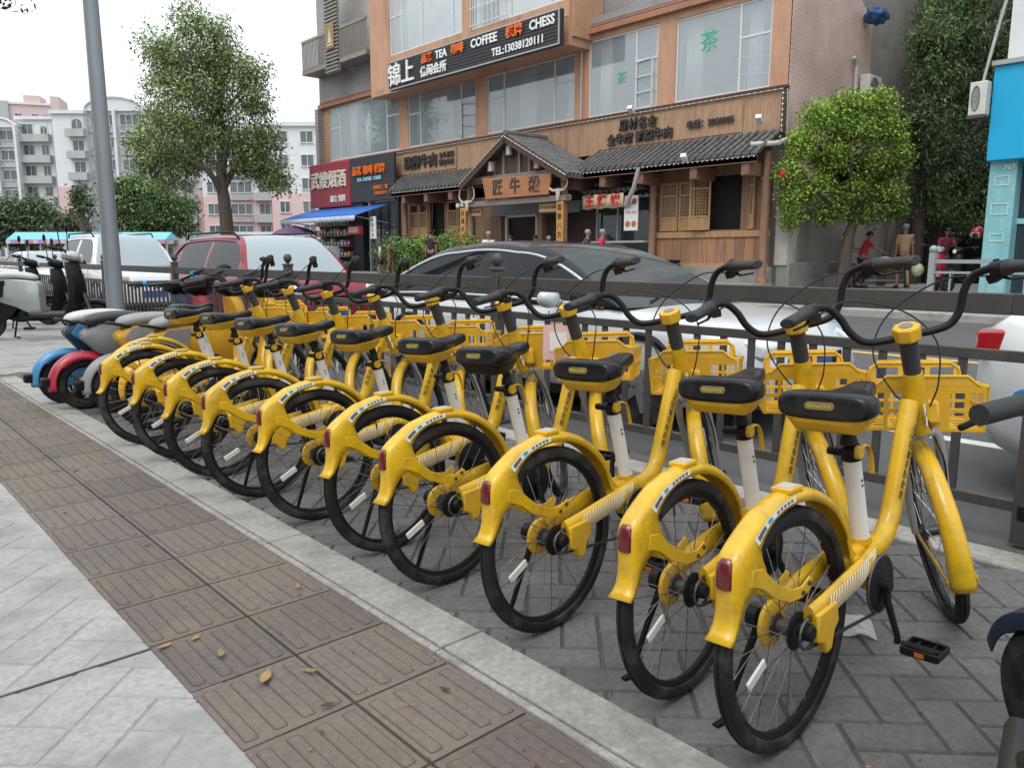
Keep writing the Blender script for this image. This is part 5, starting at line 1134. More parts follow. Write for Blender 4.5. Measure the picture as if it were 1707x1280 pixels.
    hd=MB(); hd.loft([[(AX.x+dx+.02*0,w_*math.cos(a),.93+dz+h_*math.sin(a)) for a in [2*PI*k/12 for k in range(12)]] for dx,dz,w_,h_ in ((-.06,.0,.07,.035),(-.02,.0,.12,.055),(.06,-.01,.12,.06),(.13,-.03,.07,.045))]); hd.xf(M); hdo=hd.build('handlebar_cowl',BLK if not tail else c_body,t,angle=60)
    MB().lathe([(.001,.0),(.045,.0),(.05,-.02)],(AX.x+.14,0,.90),'x',14).xf(M).build('headlight',LENSC,hdo)
    ba=MB(); ba.tube([(AX.x-.10,-.30,1.0),(AX.x-.02,-.16,.985),(AX.x,0,.96),(AX.x-.02,.16,.985),(AX.x-.10,.30,1.0)],.012,10); ba.xf(M); ba.build('handlebar',BLK,t)
    for sg in (-1,1):
        g=MB(); a=Vector((AX.x-.075,sg*.25,.995)); e=Vector((AX.x-.125,sg*.36,1.003)); g.tube([a,e],[.018,.018],12); g.xf(M); go_=g.build('grip',GRIPM,t)
        if ring:
            r_=MB(); r_.tube([a-(e-a)*.28,a],[.026,.024],14); r_.xf(M); r_.build('grip_ring',ring,go_)
        l=MB(); l.tube([a+Vector((.045,0,-.012)),e+Vector((.055,0,-.03))],.006,6); l.tube([a+Vector((.0,-sg*.04,0)),a+Vector((.045,0,-.012))],.01,6); l.xf(M); l.build('brake_lever',BLK,go_)
        if mirrors:
            m=MB(); m.tube([(AX.x-.03,sg*.2,.98),(AX.x-.04,sg*.27,1.2)],.006,6); m.sphere((AX.x-.045,sg*.29,1.25),.062,12,8,sc=(.3,1.1,.8)); m.xf(M); m.build('mirror',BLK,t)
    fk=MB()
    for sg in (-1,1): fk.tube([AX+D*.50+Vector((0,sg*.05,0)),Vector((xf_,sg*.07,RW))],[.018,.022],8)
    fk.tube([AX,AX+D*.5],.025,10); fk.tube([AX+D*.5+Vector((0,-.06,0)),AX+D*.5+Vector((0,.06,0))],.02,8); fk.xf(M); fk.build('fork',DKST,t)
    ff=MB(); rg=[]
    for i in range(17):
        a=R(25+150*i/16); rg.append([(xf_+r*math.cos(a),h,RW+r*math.sin(a)) for r,h in ((.20,-.058),(.235,-.045),(.243,0),(.235,.045),(.20,.058))])
    ff.loft(rg,False,0,False); ff.xf(M); ff.build('front_mudguard',c_front,t,solid=.005)
    for sg,an in ((-1,-60),(1,120)):
        c=MB(); d=Vector((math.cos(R(an)),0,math.sin(R(an)))); o=Vector((.42,sg*.10,.27)); c.tube([o,o+d*.15],.010,8); c.box((o+d*.15).x-.045,(o+d*.15).x+.045,*sorted(((o.y+sg*.01),(o.y+sg*.10))),(o+d*.15).z-.012,(o+d*.15).z+.012); c.build('pedal',BLK,t,bevel=.003)
    MB().tube([(.30,.06,.26),(.22,.14,.02),(.27,.15,.01)],.010,6).build('kickstand',BLK,t)
    return t
BLU=mat('moped_blue',(.045,.22,.42),.35,var=.08,scale=6,coat=.3,dirt=(.15,.2,.25),dirt_amt=.3,dscale=6); REDM=mat('moped_red',(.38,.022,.04),.35,var=.08,scale=6,coat=.3); GRM=mat('moped_grey',(.24,.245,.245),.45,var=.1,scale=6); LGR=mat('moped_light_grey',(.50,.51,.50),.4,var=.08,scale=6)
MYE=mat('moped_yellow',(.66,.36,.02),.38,var=.06,scale=6,coat=.2); NAV=mat('moped_navy',(.015,.03,.07),.4); RINGB=mat('ring_blue',(.02,.22,.5),.4); SILV=mat('scooter_silver',(.42,.46,.44),.3,.4,var=.06,scale=3,coat=.4)
moped('blue shared moped with white and black seat at the left end of the row',(1.53,7.1,0),R(-2),NAV,BLU,NAV,LGR,42,RINGB,None,panel2=BLU)
moped('shared moped with crimson rear mudguard and crimson leg shield',(1.58,6.76,0),R(-2),GRM,REDM,REDM,SEATB,38,None,None)
moped('yellow and grey shared moped with grey rear mudguard beside the crimson one',(1.74,6.45,0),R(-1),MYE,GRM,MYE,GRM,35,None,'共享 美团',panel2=GRM)
moped('yellow shared moped half hidden behind the leftmost bicycles',(1.86,6.05,0),R(0),MYE,MYE,MYE,GRM,35,None,None,panel2=GRM)
SKYB=mat('moped_sky',(.30,.52,.66),.35)
moped('shared moped at the right edge, its left grip ringed in blue',(.850,.085,0),R(12),NAV,BLU,NAV,SEATB,40,RINGB,None,lite=True)
moped('pale blue moped along the kerb at the right edge, only its tail showing',(3.36,.52,0),R(-92),SKYB,SKYB,SKYB,SEATB,10,None,None)
SC1=moped('large silver scooter with pale seat and two mirrors parked left of the lamp post',(1.9,13.2,0),R(-32),SILV,BLK,BLK,LGR,10,None,None,True,BLK,1.28,'motor_scooter','parked scooters','scooter',tail=1)
moped('dark scooter behind the silver one at the far left',(2.2,14.9,0),R(-35),BLK,BLK,BLK,SEATB,15,None,None,True,None,1.15,'motor_scooter','parked scooters','scooter')
moped('dark scooter cut by the left edge beyond the silver scooter',(2.1,16.2,0),R(-35),GRM,BLK,BLK,SEATB,15,None,None,True,None,1.15,'motor_scooter','parked scooters','scooter')
moped('silver motorbike with red top parked under the dark trees across the street',(23.6,8.35,.25),R(200),SILV,REDM,REDM,REDM,10,None,None,True,None,1.2,'motor_scooter','scooters across the street','scooter',tail=1)
moped('dark motorbike behind the green street railing across the street',(22.4,6.6,.25),R(150),BLK,BLK,BLK,SEATB,10,None,None,True,None,1.15,'motor_scooter','scooters across the street','scooter')
# small green railing across the street
GF=mat('pale_green_rail',(.30,.34,.34),.5,.2)
t=thing('street_railing','pale grey railing with ball topped post before the blue shop','railing',(18.4,6.6,.25))
MB().box(18.32,18.44,6.54,6.66,.25,1.25).sphere((18.38,6.6,1.32),.085,12,8).build('post',GF,t,world=True)
MB().box(18.36,18.40,-3,6.54,1.02,1.10).build('top_rail',GF,t,world=True,smooth=False); MB().box(18.36,18.40,-3,6.54,.80,.85).build('middle_rail',GF,t,world=True,smooth=False)
MB().box(18.36,18.40,-3,6.54,.35,.40).build('bottom_rail',GF,t,world=True,smooth=False)
for k in range(24): MB().box(18.37,18.39,6.2-k*.35,6.235-k*.35,.40,.80).build('picket',GF,t,world=True,smooth=False)
# flyer in the fourth bicycle's basket, litter and leaves
t=thing('flyer','pink and white paper flyer standing in the basket of the fifth bicycle','flyer',(2.56,2.52,.70),R(38+2))
MB().obox((0,0,.10),(.003,.12,.16),(0,.12,0)).build('sheet',mat('flyer_pink',(.62,.40,.38),.6),t); MB().obox((-.003,-.01,.105),(.002,.08,.09),(0,.12,0)).build('panel',mat('flyer_white',(.66,.64,.62),.6),t)
t=thing('plastic_wrapper','crumpled clear plastic wrapper under the nearest bicycle','litter',(2.42,1.0,.002),R(30))
wv=MB(); rg=[]
for i in range(9): rg.append([(i*.018-.07,j*.02-.05,.004+.022*abs(math.sin(i*1.9+j*2.3))*math.sin(PI*j/5)) for j in range(6)])
wv.loft(rg,False,0,False); wv.build('film',mat('clear_film',(.6,.62,.62),.12,alpha=.55,spec=.8),t,smooth=False)
LF=[mat('leaf_dry_%d'%i,c,.7,var=.3,scale=60) for i,c in enumerate(((.30,.19,.07),(.14,.08,.045),(.18,.165,.075),(.05,.035,.025)))]
def leaf(x,y,rz,s,c,k,z=.014):
    t=MB(); n=7; rg=[]
    for i in range(n+1):
        u=i/n; w_=s*.2*math.sin(PI*min(.98,u+.04))**.8; zz=.25*s*(u-.5)**2*2; X=(u-.5)*s
        rg.append([(X,-w_,zz+w_*.5),(X,0,zz),(X,w_,zz+w_*.45)])
    t.loft(rg,False,0,False); o=t.build('fallen_leaf',LF[c],solid=.0006); o.location=(x,y,z); o.rotation_euler=(0,0,rz)
    tag(o,k,'leaf','fallen leaves on the paving'); return o
spec=[(.86,1.99,.9,.10,0,'largest curled yellow leaf on the brown tactile tiles'),(.97,1.94,2.2,.06,2,'greenish leaf just right of the largest yellow leaf'),(.82,2.21,1.2,.065,2,'olive leaf behind the largest yellow leaf'),(.71,2.37,.2,.06,0,'leaf on the edge of the tactile strip left of the olive leaves'),(.80,2.36,.7,.05,0,'pale leaf near the tactile strip edge'),(1.20,1.60,1.9,.045,3,'small dark leaf on the near tactile tiles by the edge strip'),(1.03,4.75,.5,.05,3,'dark leaf on the distant tactile tiles'),(.98,5.3,2.5,.05,0,'pale leaf on the distant tactile tiles'),(.92,1.75,2.8,.05,3,'small brown leaf right of the greenish leaf'),(.95,3.3,.3,.04,1,'brown leaf in the middle of the tactile strip'),(1.22,2.5,1.3,.04,0,'small tan leaf near the edge strip'),(1.15,1.2,.4,.05,1,'dark leaf at the bottom of the tactile strip'),(2.55,.50,.3,.05,1,'curled brown leaf on the bricks at the right'),(3.1,1.25,.5,.06,1,'brown leaf behind the nearest front wheel'),(2.3,1.5,1.1,.05,1,'brown leaf under the second bicycle'),(.80,4.0,1.4,.04,2,'small green leaf at the tactile strip edge')]
for i,(x,y,rz,s,c,k) in enumerate(spec): leaf(x,y,rz,s*.78,c,k,.006 if x>1.5 or x<.68 else .014)
db=MB()
for i in range(500):
    y=.6+12*random.random()**1.5; x=random.choice([random.uniform(1.28,1.34),random.uniform(1.49,1.56),random.uniform(.66,1.3),random.uniform(1.6,3.3)]); a=random.random()*6.28; s=random.uniform(.003,.009); z=.0135 if .67<x<1.5 else .004
    db.add([(x+s*math.cos(a),y+s*math.sin(a),z),(x+s*.5*math.cos(a+2),y+s*.5*math.sin(a+2),z+.002),(x-s*math.cos(a),y-s*math.sin(a),z),(x+s*.5*math.cos(a-2),y+s*.5*math.sin(a-2),z)],[(0,1,2,3)],random.randint(0,2))
tag(db.build('leaf_litter',[LF[1],LF[3],LF[0]],smooth=False),'tiny brown crumbs scattered over the tactile tiles and bricks','litter',kind='stuff')
# ---------------------------------------------------------------- far apartment houses
def at(px,dep,z=0):    # ground point seen at image column px, at the given forward distance
    lat=(px-853.5)/FPX*dep; a=R(YAW); return Vector((lat*math.cos(a)+dep*math.sin(a),-lat*math.sin(a)+dep*math.cos(a),z))
def atX(px,X,z=0):
    p=at(px,10); k=X/p.x; return Vector((X,p.y*k,z))
def zpx(py,dep): return CAMH+(HORIZON-py)/FPX*dep
AW=mat('apartment_white_haze',(.64,.655,.66),.85,var=.07,scale=.25,dirt=(.38,.38,.37),dirt_amt=.5,dscale=.3,stretch=(1,1,.3)); AP=mat('apartment_pink_haze',(.62,.445,.42),.85,var=.07,scale=.25,dirt=(.48,.37,.35),dirt_amt=.4,dscale=.3,stretch=(1,1,.3))  # white and pink walls paled in base colour as distance haze
AG=mat('apartment_grey',(.42,.43,.43),.85,var=.12,scale=.4,dirt=(.2,.2,.2),dirt_amt=.5,dscale=.4); AGL=mat('far_glass',(.11,.135,.14),.15,spec=.6,var=.35,scale=.5); AFR=mat('far_frame',(.62,.63,.63),.6)
def copy_under(o,parent,loc):
    c=o.copy(); COL.objects.link(c); c.parent=parent; c.location=loc
    for ch in o.children: d=ch.copy(); COL.objects.link(d); d.parent=c
    return c
def win_proto(parent,w,h,loc,arched=False,glazed=0):
    f=MB(); n=max(2,int(w/.8))
    if arched:
        f.torus((0,-.05,h*.45),w*.5,.07,'y',16,5,0,0,PI); f.box(-w/2-.07,-w/2+.05,-.1,0,-.1,h*.45).box(w/2-.05,w/2+.07,-.1,0,-.1,h*.45)
    else: f.box(-w/2-.06,w/2+.06,-.12,0,h,h+.08).box(-w/2-.10,w/2+.10,-.18,0,-.10,0)
    for k in range(n+1): x=-w/2+w*k/n; f.box(x-.035,x+.035,-.08,0,0,h)
    o=f.build('window',AFR,parent,smooth=False); o.location=loc
    g=MB()
    if arched: g.prism([(w*.5*math.cos(PI*k/10),h*.45+w*.5*math.sin(PI*k/10)) for k in range(11)]+[(-w/2,0),(w/2,0)],-.04,-.02)
    else: g.box(-w/2,w/2,-.04,-.02,0,h)
    g.build('pane',AGL,o,smooth=False); return o
def apartment(label,px0,px1,dep,ytop,bays,pink_from=None,ped=None,balc=True,z0=-1,floors=7,wallm=AW,skew=0,name='apartment_block'):
    xc=(px0+px1)/2; W_=(px1-px0)/FPX*dep; H_=zpx(ytop,dep); b=at(xc,dep)
    t=thing(name,label,'apartment block',(b.x,b.y,0),-R(YAW)+skew,'apartment blocks far down the street')
    zp=H_*.52 if pink_from is None else pink_from
    MB().box(-W_/2,W_/2,0,12,z0,zp).build('lower_wall',AP,t,smooth=False); MB().box(-W_/2,W_/2,0,12,zp,H_).build('wall',wallm,t,smooth=False)
    MB().box(-W_/2-.2,W_/2+.2,-.35,12.2,H_,H_+.45).build('parapet',AFR,t,smooth=False)
    fh=H_/floors
    if ped:
        x0,x1=ped; n=16; c=(x0+x1)/2; hw=(x1-x0)/2
        MB().prism([(c+hw*math.cos(PI*k/n),H_-.2+hw*.42*math.sin(PI*k/n)) for k in range(n+1)],-.5,.5).build('pediment',wallm,t,smooth=False)
        MB().tube([(c+hw*1.03*math.cos(PI*k/n),-.6,H_-.2+hw*.46*math.sin(PI*k/n)) for k in range(n+1)],.16,6).build('pediment_moulding',AFR,t)
        for xx in (x0,c,x1): MB().box(xx-.18,xx+.18,-.75,.0,z0,H_).build('pilaster',AFR,t,smooth=False)
    pr={}
    for (x,w,kind) in bays:
        for f in range(floors):
            z=f*fh+fh*.32; h=fh*.46
            if kind=='arch': k2='arch' if f==floors-1 else 'balc'
            else: k2=kind
            key=(w,k2)
            if key not in pr: pr[key]=win_proto(t,w,h,(x,0,z),k2=='arch')
            else: copy_under(pr[key],t,(x,0,z))
            if k2 in('balc','arch'):
                kb=(w,'b')
                if kb not in pr:
                    bm=MB(); bm.box(-w/2-.5,w/2+.5,-1.0,0,-.15,0).box(-w/2-.5,w/2+.5,-1.0,-.92,0,.85).box(-w/2-.5,-w/2-.42,-.92,0,0,.85).box(w/2+.42,w/2+.5,-.92,0,0,.85); o=bm.build('balcony',AG,t,smooth=False); o.location=(x,0,z-.95); pr[kb]=o
                else: copy_under(pr[kb],t,(x,0,z-.95))
            if k2=='glaz':
                kb=(w,'g')
                if kb not in pr:
                    bm=MB(); bm.box(-w/2-.1,w/2+.1,-.45,0,-.15,0); n=int(w/.35)
                    for q in range(n+1): bm.box(-w/2+w*q/n-.05,-w/2+w*q/n+.05,-.45,-.38,0,.7)
                    bm.box(-w/2,w/2,-.45,-.38,.7,.8); o=bm.build('balcony_railing',AG,t,smooth=False); o.location=(x,0,z-.85); pr[kb]=o
                else: copy_under(pr[kb],t,(x,0,z-.85))
    return t
D1=110
apartment('white apartment block with narrow arched gable at the far left edge',-4,60,D1,222,[(-1.25,1.9,'glaz'),(1.25,1.9,'glaz')],ped=(-2.7,2.7),pink_from=3)
apartment('grey balconied apartment block between the arched gable and the pink wall',61,116,D1+1,212,[(-1.0,1.5,'balc'),(1.25,1.0,'arch')],pink_from=3)
apartment('tall apartment block with white top and pink lower wall left of the lamp post',117,168,D1-1,203,[(1.2,1.5,'arch')])
apartment('white block with wide arched gable and glazed balconies right of the lamp post',172,268,D1,197,[(-1.75,3.3,'glaz'),(2.2,3.3,'glaz')],ped=(-3.9,3.9),pink_from=4)
apartment('apartment block mostly hidden behind the tall street tree',269,350,D1+2,206,[(-1.8,1.6,'balc'),(1.6,1.6,'balc')])
apartment('pink and grey apartment block with barred balconies below the tree crown',351,462,D1-6,232,[(-3.0,1.6,'win'),(.6,2.8,'glaz'),(3.6,1.4,'balc')],floors=6)
apartment('white over pink block with small windows left of the orange building',463,560,D1-14,222,[(-2.0,1.2,'win'),(.9,1.5,'win')],floors=6)
tw=at(86,165); t=thing('tower_block','pale pink high rise with stepped top far behind the apartment roofs','tower block',(tw.x,tw.y,0),-R(YAW)+.3)
zt=zpx(183,165); MB().box(-4.0,3.6,0,8,-1,zt-.8).build('wall',mat('tower_pink_haze',(.56,.44,.42),.9),t,smooth=False); MB().box(-5.6,-4.0,-.5,7,-1,zt-.3).build('stair_tower',AG,t,smooth=False); MB().box(3.6,5.2,-.4,7,-1,zt+1).build('end_tower',mat('tower_pink_haze',(.56,.44,.42)),t,smooth=False); MB().box(-1.5,1.5,1,6,zt-.8,zt+1.2).build('roof_house',mat('tower_pink_haze',(.56,.44,.42)),t,smooth=False); MB().box(-4.2,3.8,-.3,8.2,zt-.8,zt-.4).build('parapet',AFR,t,smooth=False)  # tower pink is paled to paint in haze
pw=win_proto(t,1.2,1.4,(.6,-.02,zt-4))
for f in range(5):
    for x in (.6,2.6,-2.4): 
        if (f,x)!=(0,.6): copy_under(pw,t,(x,-.02,zt-4-3*f))
bt=thing('reflection_building','added grey building behind the viewer, unseen, for window reflections','building',(-16,12,0))  # added unseen block, gives the windows and car roofs something to reflect
MB().box(-24,-14,-6,30,-.1,12.5).build('wall',AG,bt,world=True,smooth=False)
wp=None
for f in range(4):
    for k in range(11):
        loc=(2.0,-16.2+k*3.2,1.2+f*3.0)
        if wp is None:
            wp=MB().box(0,.06,-.75,.75,0,1.5).build('window',AFR,bt,smooth=False); MB().box(.06,.08,-.68,.68,.07,1.43).build('pane',GLSD,wp,smooth=False); wp.location=loc
        else: copy_under(wp,bt,loc)
# low shop row with pale green windows under the apartments
p=at(400,84); t=thing('shop_row','low row of shops with pale green glazing behind the tree trunk','shops',(p.x,p.y,0),-R(YAW))
MB().box(-5.5,6,0,5,-1,3.6).build('wall',AW,t,smooth=False)
for k in range(6): MB().box(-5.3+k*1.85,-3.6+k*1.85,-.1,0,1.7,3.3).build('window',mat('green_glazing',(.33,.46,.42),.4,var=.1,scale=1),t,smooth=False)
for k,c in enumerate(((.05,.3,.4),(.6,.6,.6),(.4,.05,.06),(.45,.3,.05),(.1,.3,.15))): MB().box(-5.3+k*2.2,-3.3+k*2.2,-.2,0,.9,1.6).build('shop_board',mat('board_%d'%k,c,.6),t,smooth=False)
for i,(px,w,h,lab) in enumerate(((128,4.2,1.0,'market stall with pale blue roof and striped valance left of the lamp post'),(225,3.4,1.1,'market stall with pale blue roof right of the lamp post'))):
    p=at(px,62); t=thing('market_stall',lab,'market stall',(p.x,p.y,0),-R(YAW),'market stalls with blue roofs')
    MB().loft([[(-w,-1.2,2.35),(-w,0,2.95),(-w,1.2,2.35)],[(w,-1.2,2.35),(w,0,2.95),(w,1.2,2.35)]],True).build('roof',mat('stall_roof',(.16,.44,.52),.6,var=.1,scale=1),t,smooth=False)
    v=MB()
    for k in range(24): v.box(-w+k*w/12,-w+(k+1)*w/12,-1.25,-1.2,2.05,2.34,k%3)
    v.build('valance',[mat('val_a',(.5,.5,.55),.8),mat('val_b',(.35,.25,.5),.8),mat('val_c',(.5,.2,.25),.8)],t,smooth=False)
    for k in (-1,-.4,.3,1): MB().box(k*w-.05,k*w+.05,-1.1,-1.0,0,2.35).build('pole',MET,t,smooth=False)
    for k in range(5): MB().box(-w*.9+k*w*.36,-w*.9+k*w*.36+w*.3,-.5,.6,0,1.1+.3*(k%2)).build('counter',mat('stall_%d'%(k%3),((.10,.3,.34),(.3,.3,.3),(.08,.1,.1))[k%3],.7),t,smooth=False)
for i,(px,dep,lab) in enumerate(((206,50,'small white street lamp on a thin post between the two stalls'),)):
    p=at(px,dep); t=thing('street_lamp',lab,'street lamp',(p.x,p.y,0)); MB().cyl((0,0,0),(0,0,4.6),.05,.03).build('pole',MET,t); MB().sphere((0,0,4.75),.16,10,7).build('globe',LETW,t)
# far white railing
t=thing('street_railing','white railing far down the road beyond the scooters','railing',(14,62,.0)); 
fr_=MB(); a=at(-10,48); b=at(120,48); 
MB().beam((a.x,a.y,1.05),(b.x,b.y,1.05),.05,.06).build('top_rail',AFR,t,world=True); MB().beam((a.x,a.y,.3),(b.x,b.y,.3),.05,.06).build('bottom_rail',AFR,t,world=True)
for k in range(24): q=a.lerp(b,k/23.); MB().box(q.x-.03,q.x+.03,q.y-.03,q.y+.03,.0,1.02).build('picket',AFR,t,world=True,smooth=False)
SHR=.86
# ---------------------------------------------------------------- trees
BARK=mat('bark',(.075,.058,.045),.9,var=.35,scale=6,stretch=(1,1,.25),bump=.8,bscale=25)
def leafmat(name,c,amt=.5,trans=.0,rough=.5):
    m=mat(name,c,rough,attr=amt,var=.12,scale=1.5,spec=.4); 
    return m
def leaves(name,parent,m,clumps,n,size,droop=.3,aspect=.45,flat=.5,shell=.55,rng=RNG):
    V=[];F=[];RN=[]
    wts=np.array([c[3]*c[4]*c[5] for c in clumps])**(2/3.); wts=wts/wts.sum(); cnt=(wts*n).astype(int)
    for (cx,cy,cz,rx,ry,rz,*tone),k in zip(clumps,cnt):
        tone=tone[0] if tone else 0
        # sprigs: small tufts spread through the clump, denser at its shell
        ns=max(3,k//9); d=rng.normal(size=(ns,3)); d/=np.linalg.norm(d,axis=1)[:,None]; r=rng.random(ns)**shell
        d*= (1+.16*np.sin(d[:,0:1]*5+cx)+.14*np.sin(d[:,2:3]*7+cy)); P=d*r[:,None]*np.array([rx,ry,rz])+np.array([cx,cy,cz])
        tn=rng.random(ns)
        for i in range(ns):
            p=P[i]; out=d[i]/np.linalg.norm(d[i]); 
            for j in range(9):
                q=p+rng.normal(size=3)*size*1.15
                a=out*.6+rng.normal(size=3)*.6+np.array([0,0,-droop]); a/=np.linalg.norm(a)
                u=np.array([0,0,1.])*flat+rng.normal(size=3)*.5; b=np.cross(a,u); nb=np.linalg.norm(b)
                if nb<1e-3: continue
                b/=nb; s=size*(.7+.6*rng.random()); o=len(V)
                V+= [tuple(q-a*s*.5),tuple(q+b*s*aspect*.5),tuple(q+a*s*.5),tuple(q-b*s*aspect*.5)]; F.append((o,o+1,o+2,o+3))
                RN.append(min(1,max(0,.22+.5*tn[i]*tn[i]+.30*out[2]*max(0,out[2])+.25*(rng.random()-.3)+tone)))  # besides random variation, lighter tops and darker clumps paint in light and shade
    me=bpy.data.meshes.new(name); me.from_pydata(V,[],F); me.materials.append(m)
    at_=me.attributes.new('rnd_shade','FLOAT','FACE'); at_.data.foreach_set('value',RN)
    o=bpy.data.objects.new(name,me); COL.objects.link(o); o.parent=parent; return o
def tree(label,base,trunk,limbs,clumps,n,size,m,group=None,name='street_tree',**k):
    t=thing(name,label,'tree',base,0,group)
    MB().tube([p[:3] for p in bez([p[:3] for p in trunk],4)],list(np.interp(np.linspace(0,1,(len(trunk)-1)*4+1),np.linspace(0,1,len(trunk)),[p[3] for p in trunk])),12).build('trunk',BARK,t)
    for L in limbs:
        MB().tube(bez([p[:3] for p in L],4),list(np.interp(np.linspace(0,1,(len(L)-1)*4+1),np.linspace(0,1,len(L)),[p[3] for p in L])),8).build('limb',BARK,t)
    leaves('crown',t,m,clumps,n,size,**k); return t
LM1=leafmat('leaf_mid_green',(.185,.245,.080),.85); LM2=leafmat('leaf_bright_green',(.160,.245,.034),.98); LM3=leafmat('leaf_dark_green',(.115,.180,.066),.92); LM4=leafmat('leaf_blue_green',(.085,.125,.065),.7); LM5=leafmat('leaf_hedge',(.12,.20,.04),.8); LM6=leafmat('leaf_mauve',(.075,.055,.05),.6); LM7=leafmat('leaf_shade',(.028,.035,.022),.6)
def camclumps(base,dep,items,depth_r=.9):
    # items: (px,py,rx_px,ry_px[,tone]) seen from the street -> ellipsoids round real centres near the given distance
    out=[]
    for it in items:
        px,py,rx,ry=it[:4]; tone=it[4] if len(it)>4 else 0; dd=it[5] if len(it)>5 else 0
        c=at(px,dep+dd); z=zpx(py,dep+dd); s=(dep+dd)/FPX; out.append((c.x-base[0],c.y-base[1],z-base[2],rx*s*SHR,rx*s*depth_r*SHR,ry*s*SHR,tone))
    return out
def L3(base,dep,pts): 
    o=[]
    for px,py,dd,r in pts: c=at(px,dep+dd); o.append((c.x-base[0],c.y-base[1],zpx(py,dep+dd)-base[2],r))
    return o
SHR=1.0
b=at(390,38); base=(b.x,b.y,.1)
tree('tall pale green street tree with an open crown in front of the apartment blocks',base,[(0,0,-.2,.36)]+L3(base,38,[(386,350,0,.29),(383,310,0,.25),(386,250,0,.2),(388,180,0,.12),(385,80,0,.05)]),
 [L3(base,38,p) for p in ([(384,330,0,.2),(365,295,-.5,.13),(335,275,-.8,.08),(300,255,-1,.03)],[(385,320,0,.18),(410,280,.3,.12),(440,250,.5,.05)],[(386,215,0,.14),(360,190,.3,.08),(320,165,.5,.03)],[(387,205,0,.12),(420,170,-.3,.06),(440,140,0,.03)],[(384,300,0,.14),(400,230,-1,.06),(395,170,-1,.03)],[(388,150,0,.08),(370,100,0,.04),(350,70,0,.02)])],
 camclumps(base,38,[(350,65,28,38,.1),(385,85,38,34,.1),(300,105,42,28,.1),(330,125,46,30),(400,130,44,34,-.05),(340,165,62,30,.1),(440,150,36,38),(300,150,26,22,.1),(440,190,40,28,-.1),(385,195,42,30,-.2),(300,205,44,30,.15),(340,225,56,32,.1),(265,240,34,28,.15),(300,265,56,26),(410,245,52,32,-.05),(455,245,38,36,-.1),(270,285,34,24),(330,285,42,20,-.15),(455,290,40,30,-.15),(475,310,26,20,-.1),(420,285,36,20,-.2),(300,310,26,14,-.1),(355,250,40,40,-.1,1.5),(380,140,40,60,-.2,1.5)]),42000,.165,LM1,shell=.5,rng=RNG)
SHR=.66
b=at(1398,21.5); base=(b.x,b.y,.25)
tree('small bright green tree with leaning trunk beside the pink tiled wall',base,[(0,0,-.1,.17)]+L3(base,21.5,[(1405,400,0,.14),(1412,365,0,.12),(1405,320,0,.09),(1395,250,0,.05)]),
 [L3(base,21.5,p) for p in ([(1410,370,0,.10),(1360,330,-.3,.06),(1320,290,-.3,.02)],[(1410,360,0,.10),(1450,320,.2,.05),(1475,280,.2,.02)],[(1405,320,0,.08),(1390,250,.3,.05),(1385,200,.3,.02)])],
 camclumps(base,21.5,[(1395,190,50,30,.3),(1440,185,38,26,.25),(1350,210,48,34,.28),(1400,230,60,36,.15),(1455,225,42,34,.15),(1320,250,40,34,.25),(1370,270,50,34,.05),(1440,280,50,36,-.05),(1480,270,26,40,.1),(1300,295,30,32,.2),(1345,315,46,28,.1),(1410,325,52,28,-.1),(1465,325,42,28,0),(1310,335,36,28,.1),(1370,355,46,22,-.1),(1430,360,46,18,-.15),(1480,355,26,18,-.1),(1308,368,24,22,.05),(1290,290,14,14,.3),(1400,300,50,50,-.45,.8),(1360,270,36,36,-.45,.7),(1440,300,36,30,-.45,.7)]),32000,.092,LM2,shell=.36,droop=.1,aspect=.6)  # raised tones paint lit top pads, strongly negative ones the shaded inside
SHR=.95
b=at(1550,27); base=(b.x,b.y,.25)
tree('huge dark drooping tree filling the lane beside the blue shop',base,[(0,0,-.1,.3)]+L3(base,27,[(1545,350,0,.26),(1560,200,0,.2),(1570,50,0,.15),(1575,-100,0,.08)]),
 [L3(base,27,p) for p in ([(1548,300,0,.16),(1600,220,-1,.08),(1630,180,-1,.03)],[(1558,200,0,.14),(1520,120,-1,.07),(1500,80,-1,.02)],[(1565,100,0,.12),(1620,40,-1,.05),(1650,0,-1,.02)])],
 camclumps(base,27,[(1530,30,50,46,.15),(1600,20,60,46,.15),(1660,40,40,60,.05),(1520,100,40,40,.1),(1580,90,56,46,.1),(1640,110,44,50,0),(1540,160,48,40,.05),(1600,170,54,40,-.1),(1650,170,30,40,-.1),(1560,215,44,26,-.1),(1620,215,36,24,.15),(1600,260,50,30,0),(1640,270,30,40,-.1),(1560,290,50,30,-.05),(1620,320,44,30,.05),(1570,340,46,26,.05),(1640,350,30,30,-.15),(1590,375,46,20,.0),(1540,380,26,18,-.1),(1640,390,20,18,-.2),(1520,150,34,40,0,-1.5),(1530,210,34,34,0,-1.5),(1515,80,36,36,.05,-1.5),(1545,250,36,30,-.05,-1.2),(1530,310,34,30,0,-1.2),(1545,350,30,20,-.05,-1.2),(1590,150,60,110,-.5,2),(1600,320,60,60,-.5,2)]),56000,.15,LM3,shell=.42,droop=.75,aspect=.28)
b=at(1480,29); base=(b.x,b.y,.25)
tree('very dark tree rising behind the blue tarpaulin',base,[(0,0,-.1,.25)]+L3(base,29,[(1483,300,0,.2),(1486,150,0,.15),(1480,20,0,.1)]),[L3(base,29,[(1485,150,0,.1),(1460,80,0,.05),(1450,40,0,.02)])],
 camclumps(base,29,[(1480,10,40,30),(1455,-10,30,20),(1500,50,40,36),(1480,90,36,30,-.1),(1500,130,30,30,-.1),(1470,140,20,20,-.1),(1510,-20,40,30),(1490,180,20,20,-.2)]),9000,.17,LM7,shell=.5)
b=at(1535,28); base=(b.x,b.y,.25)
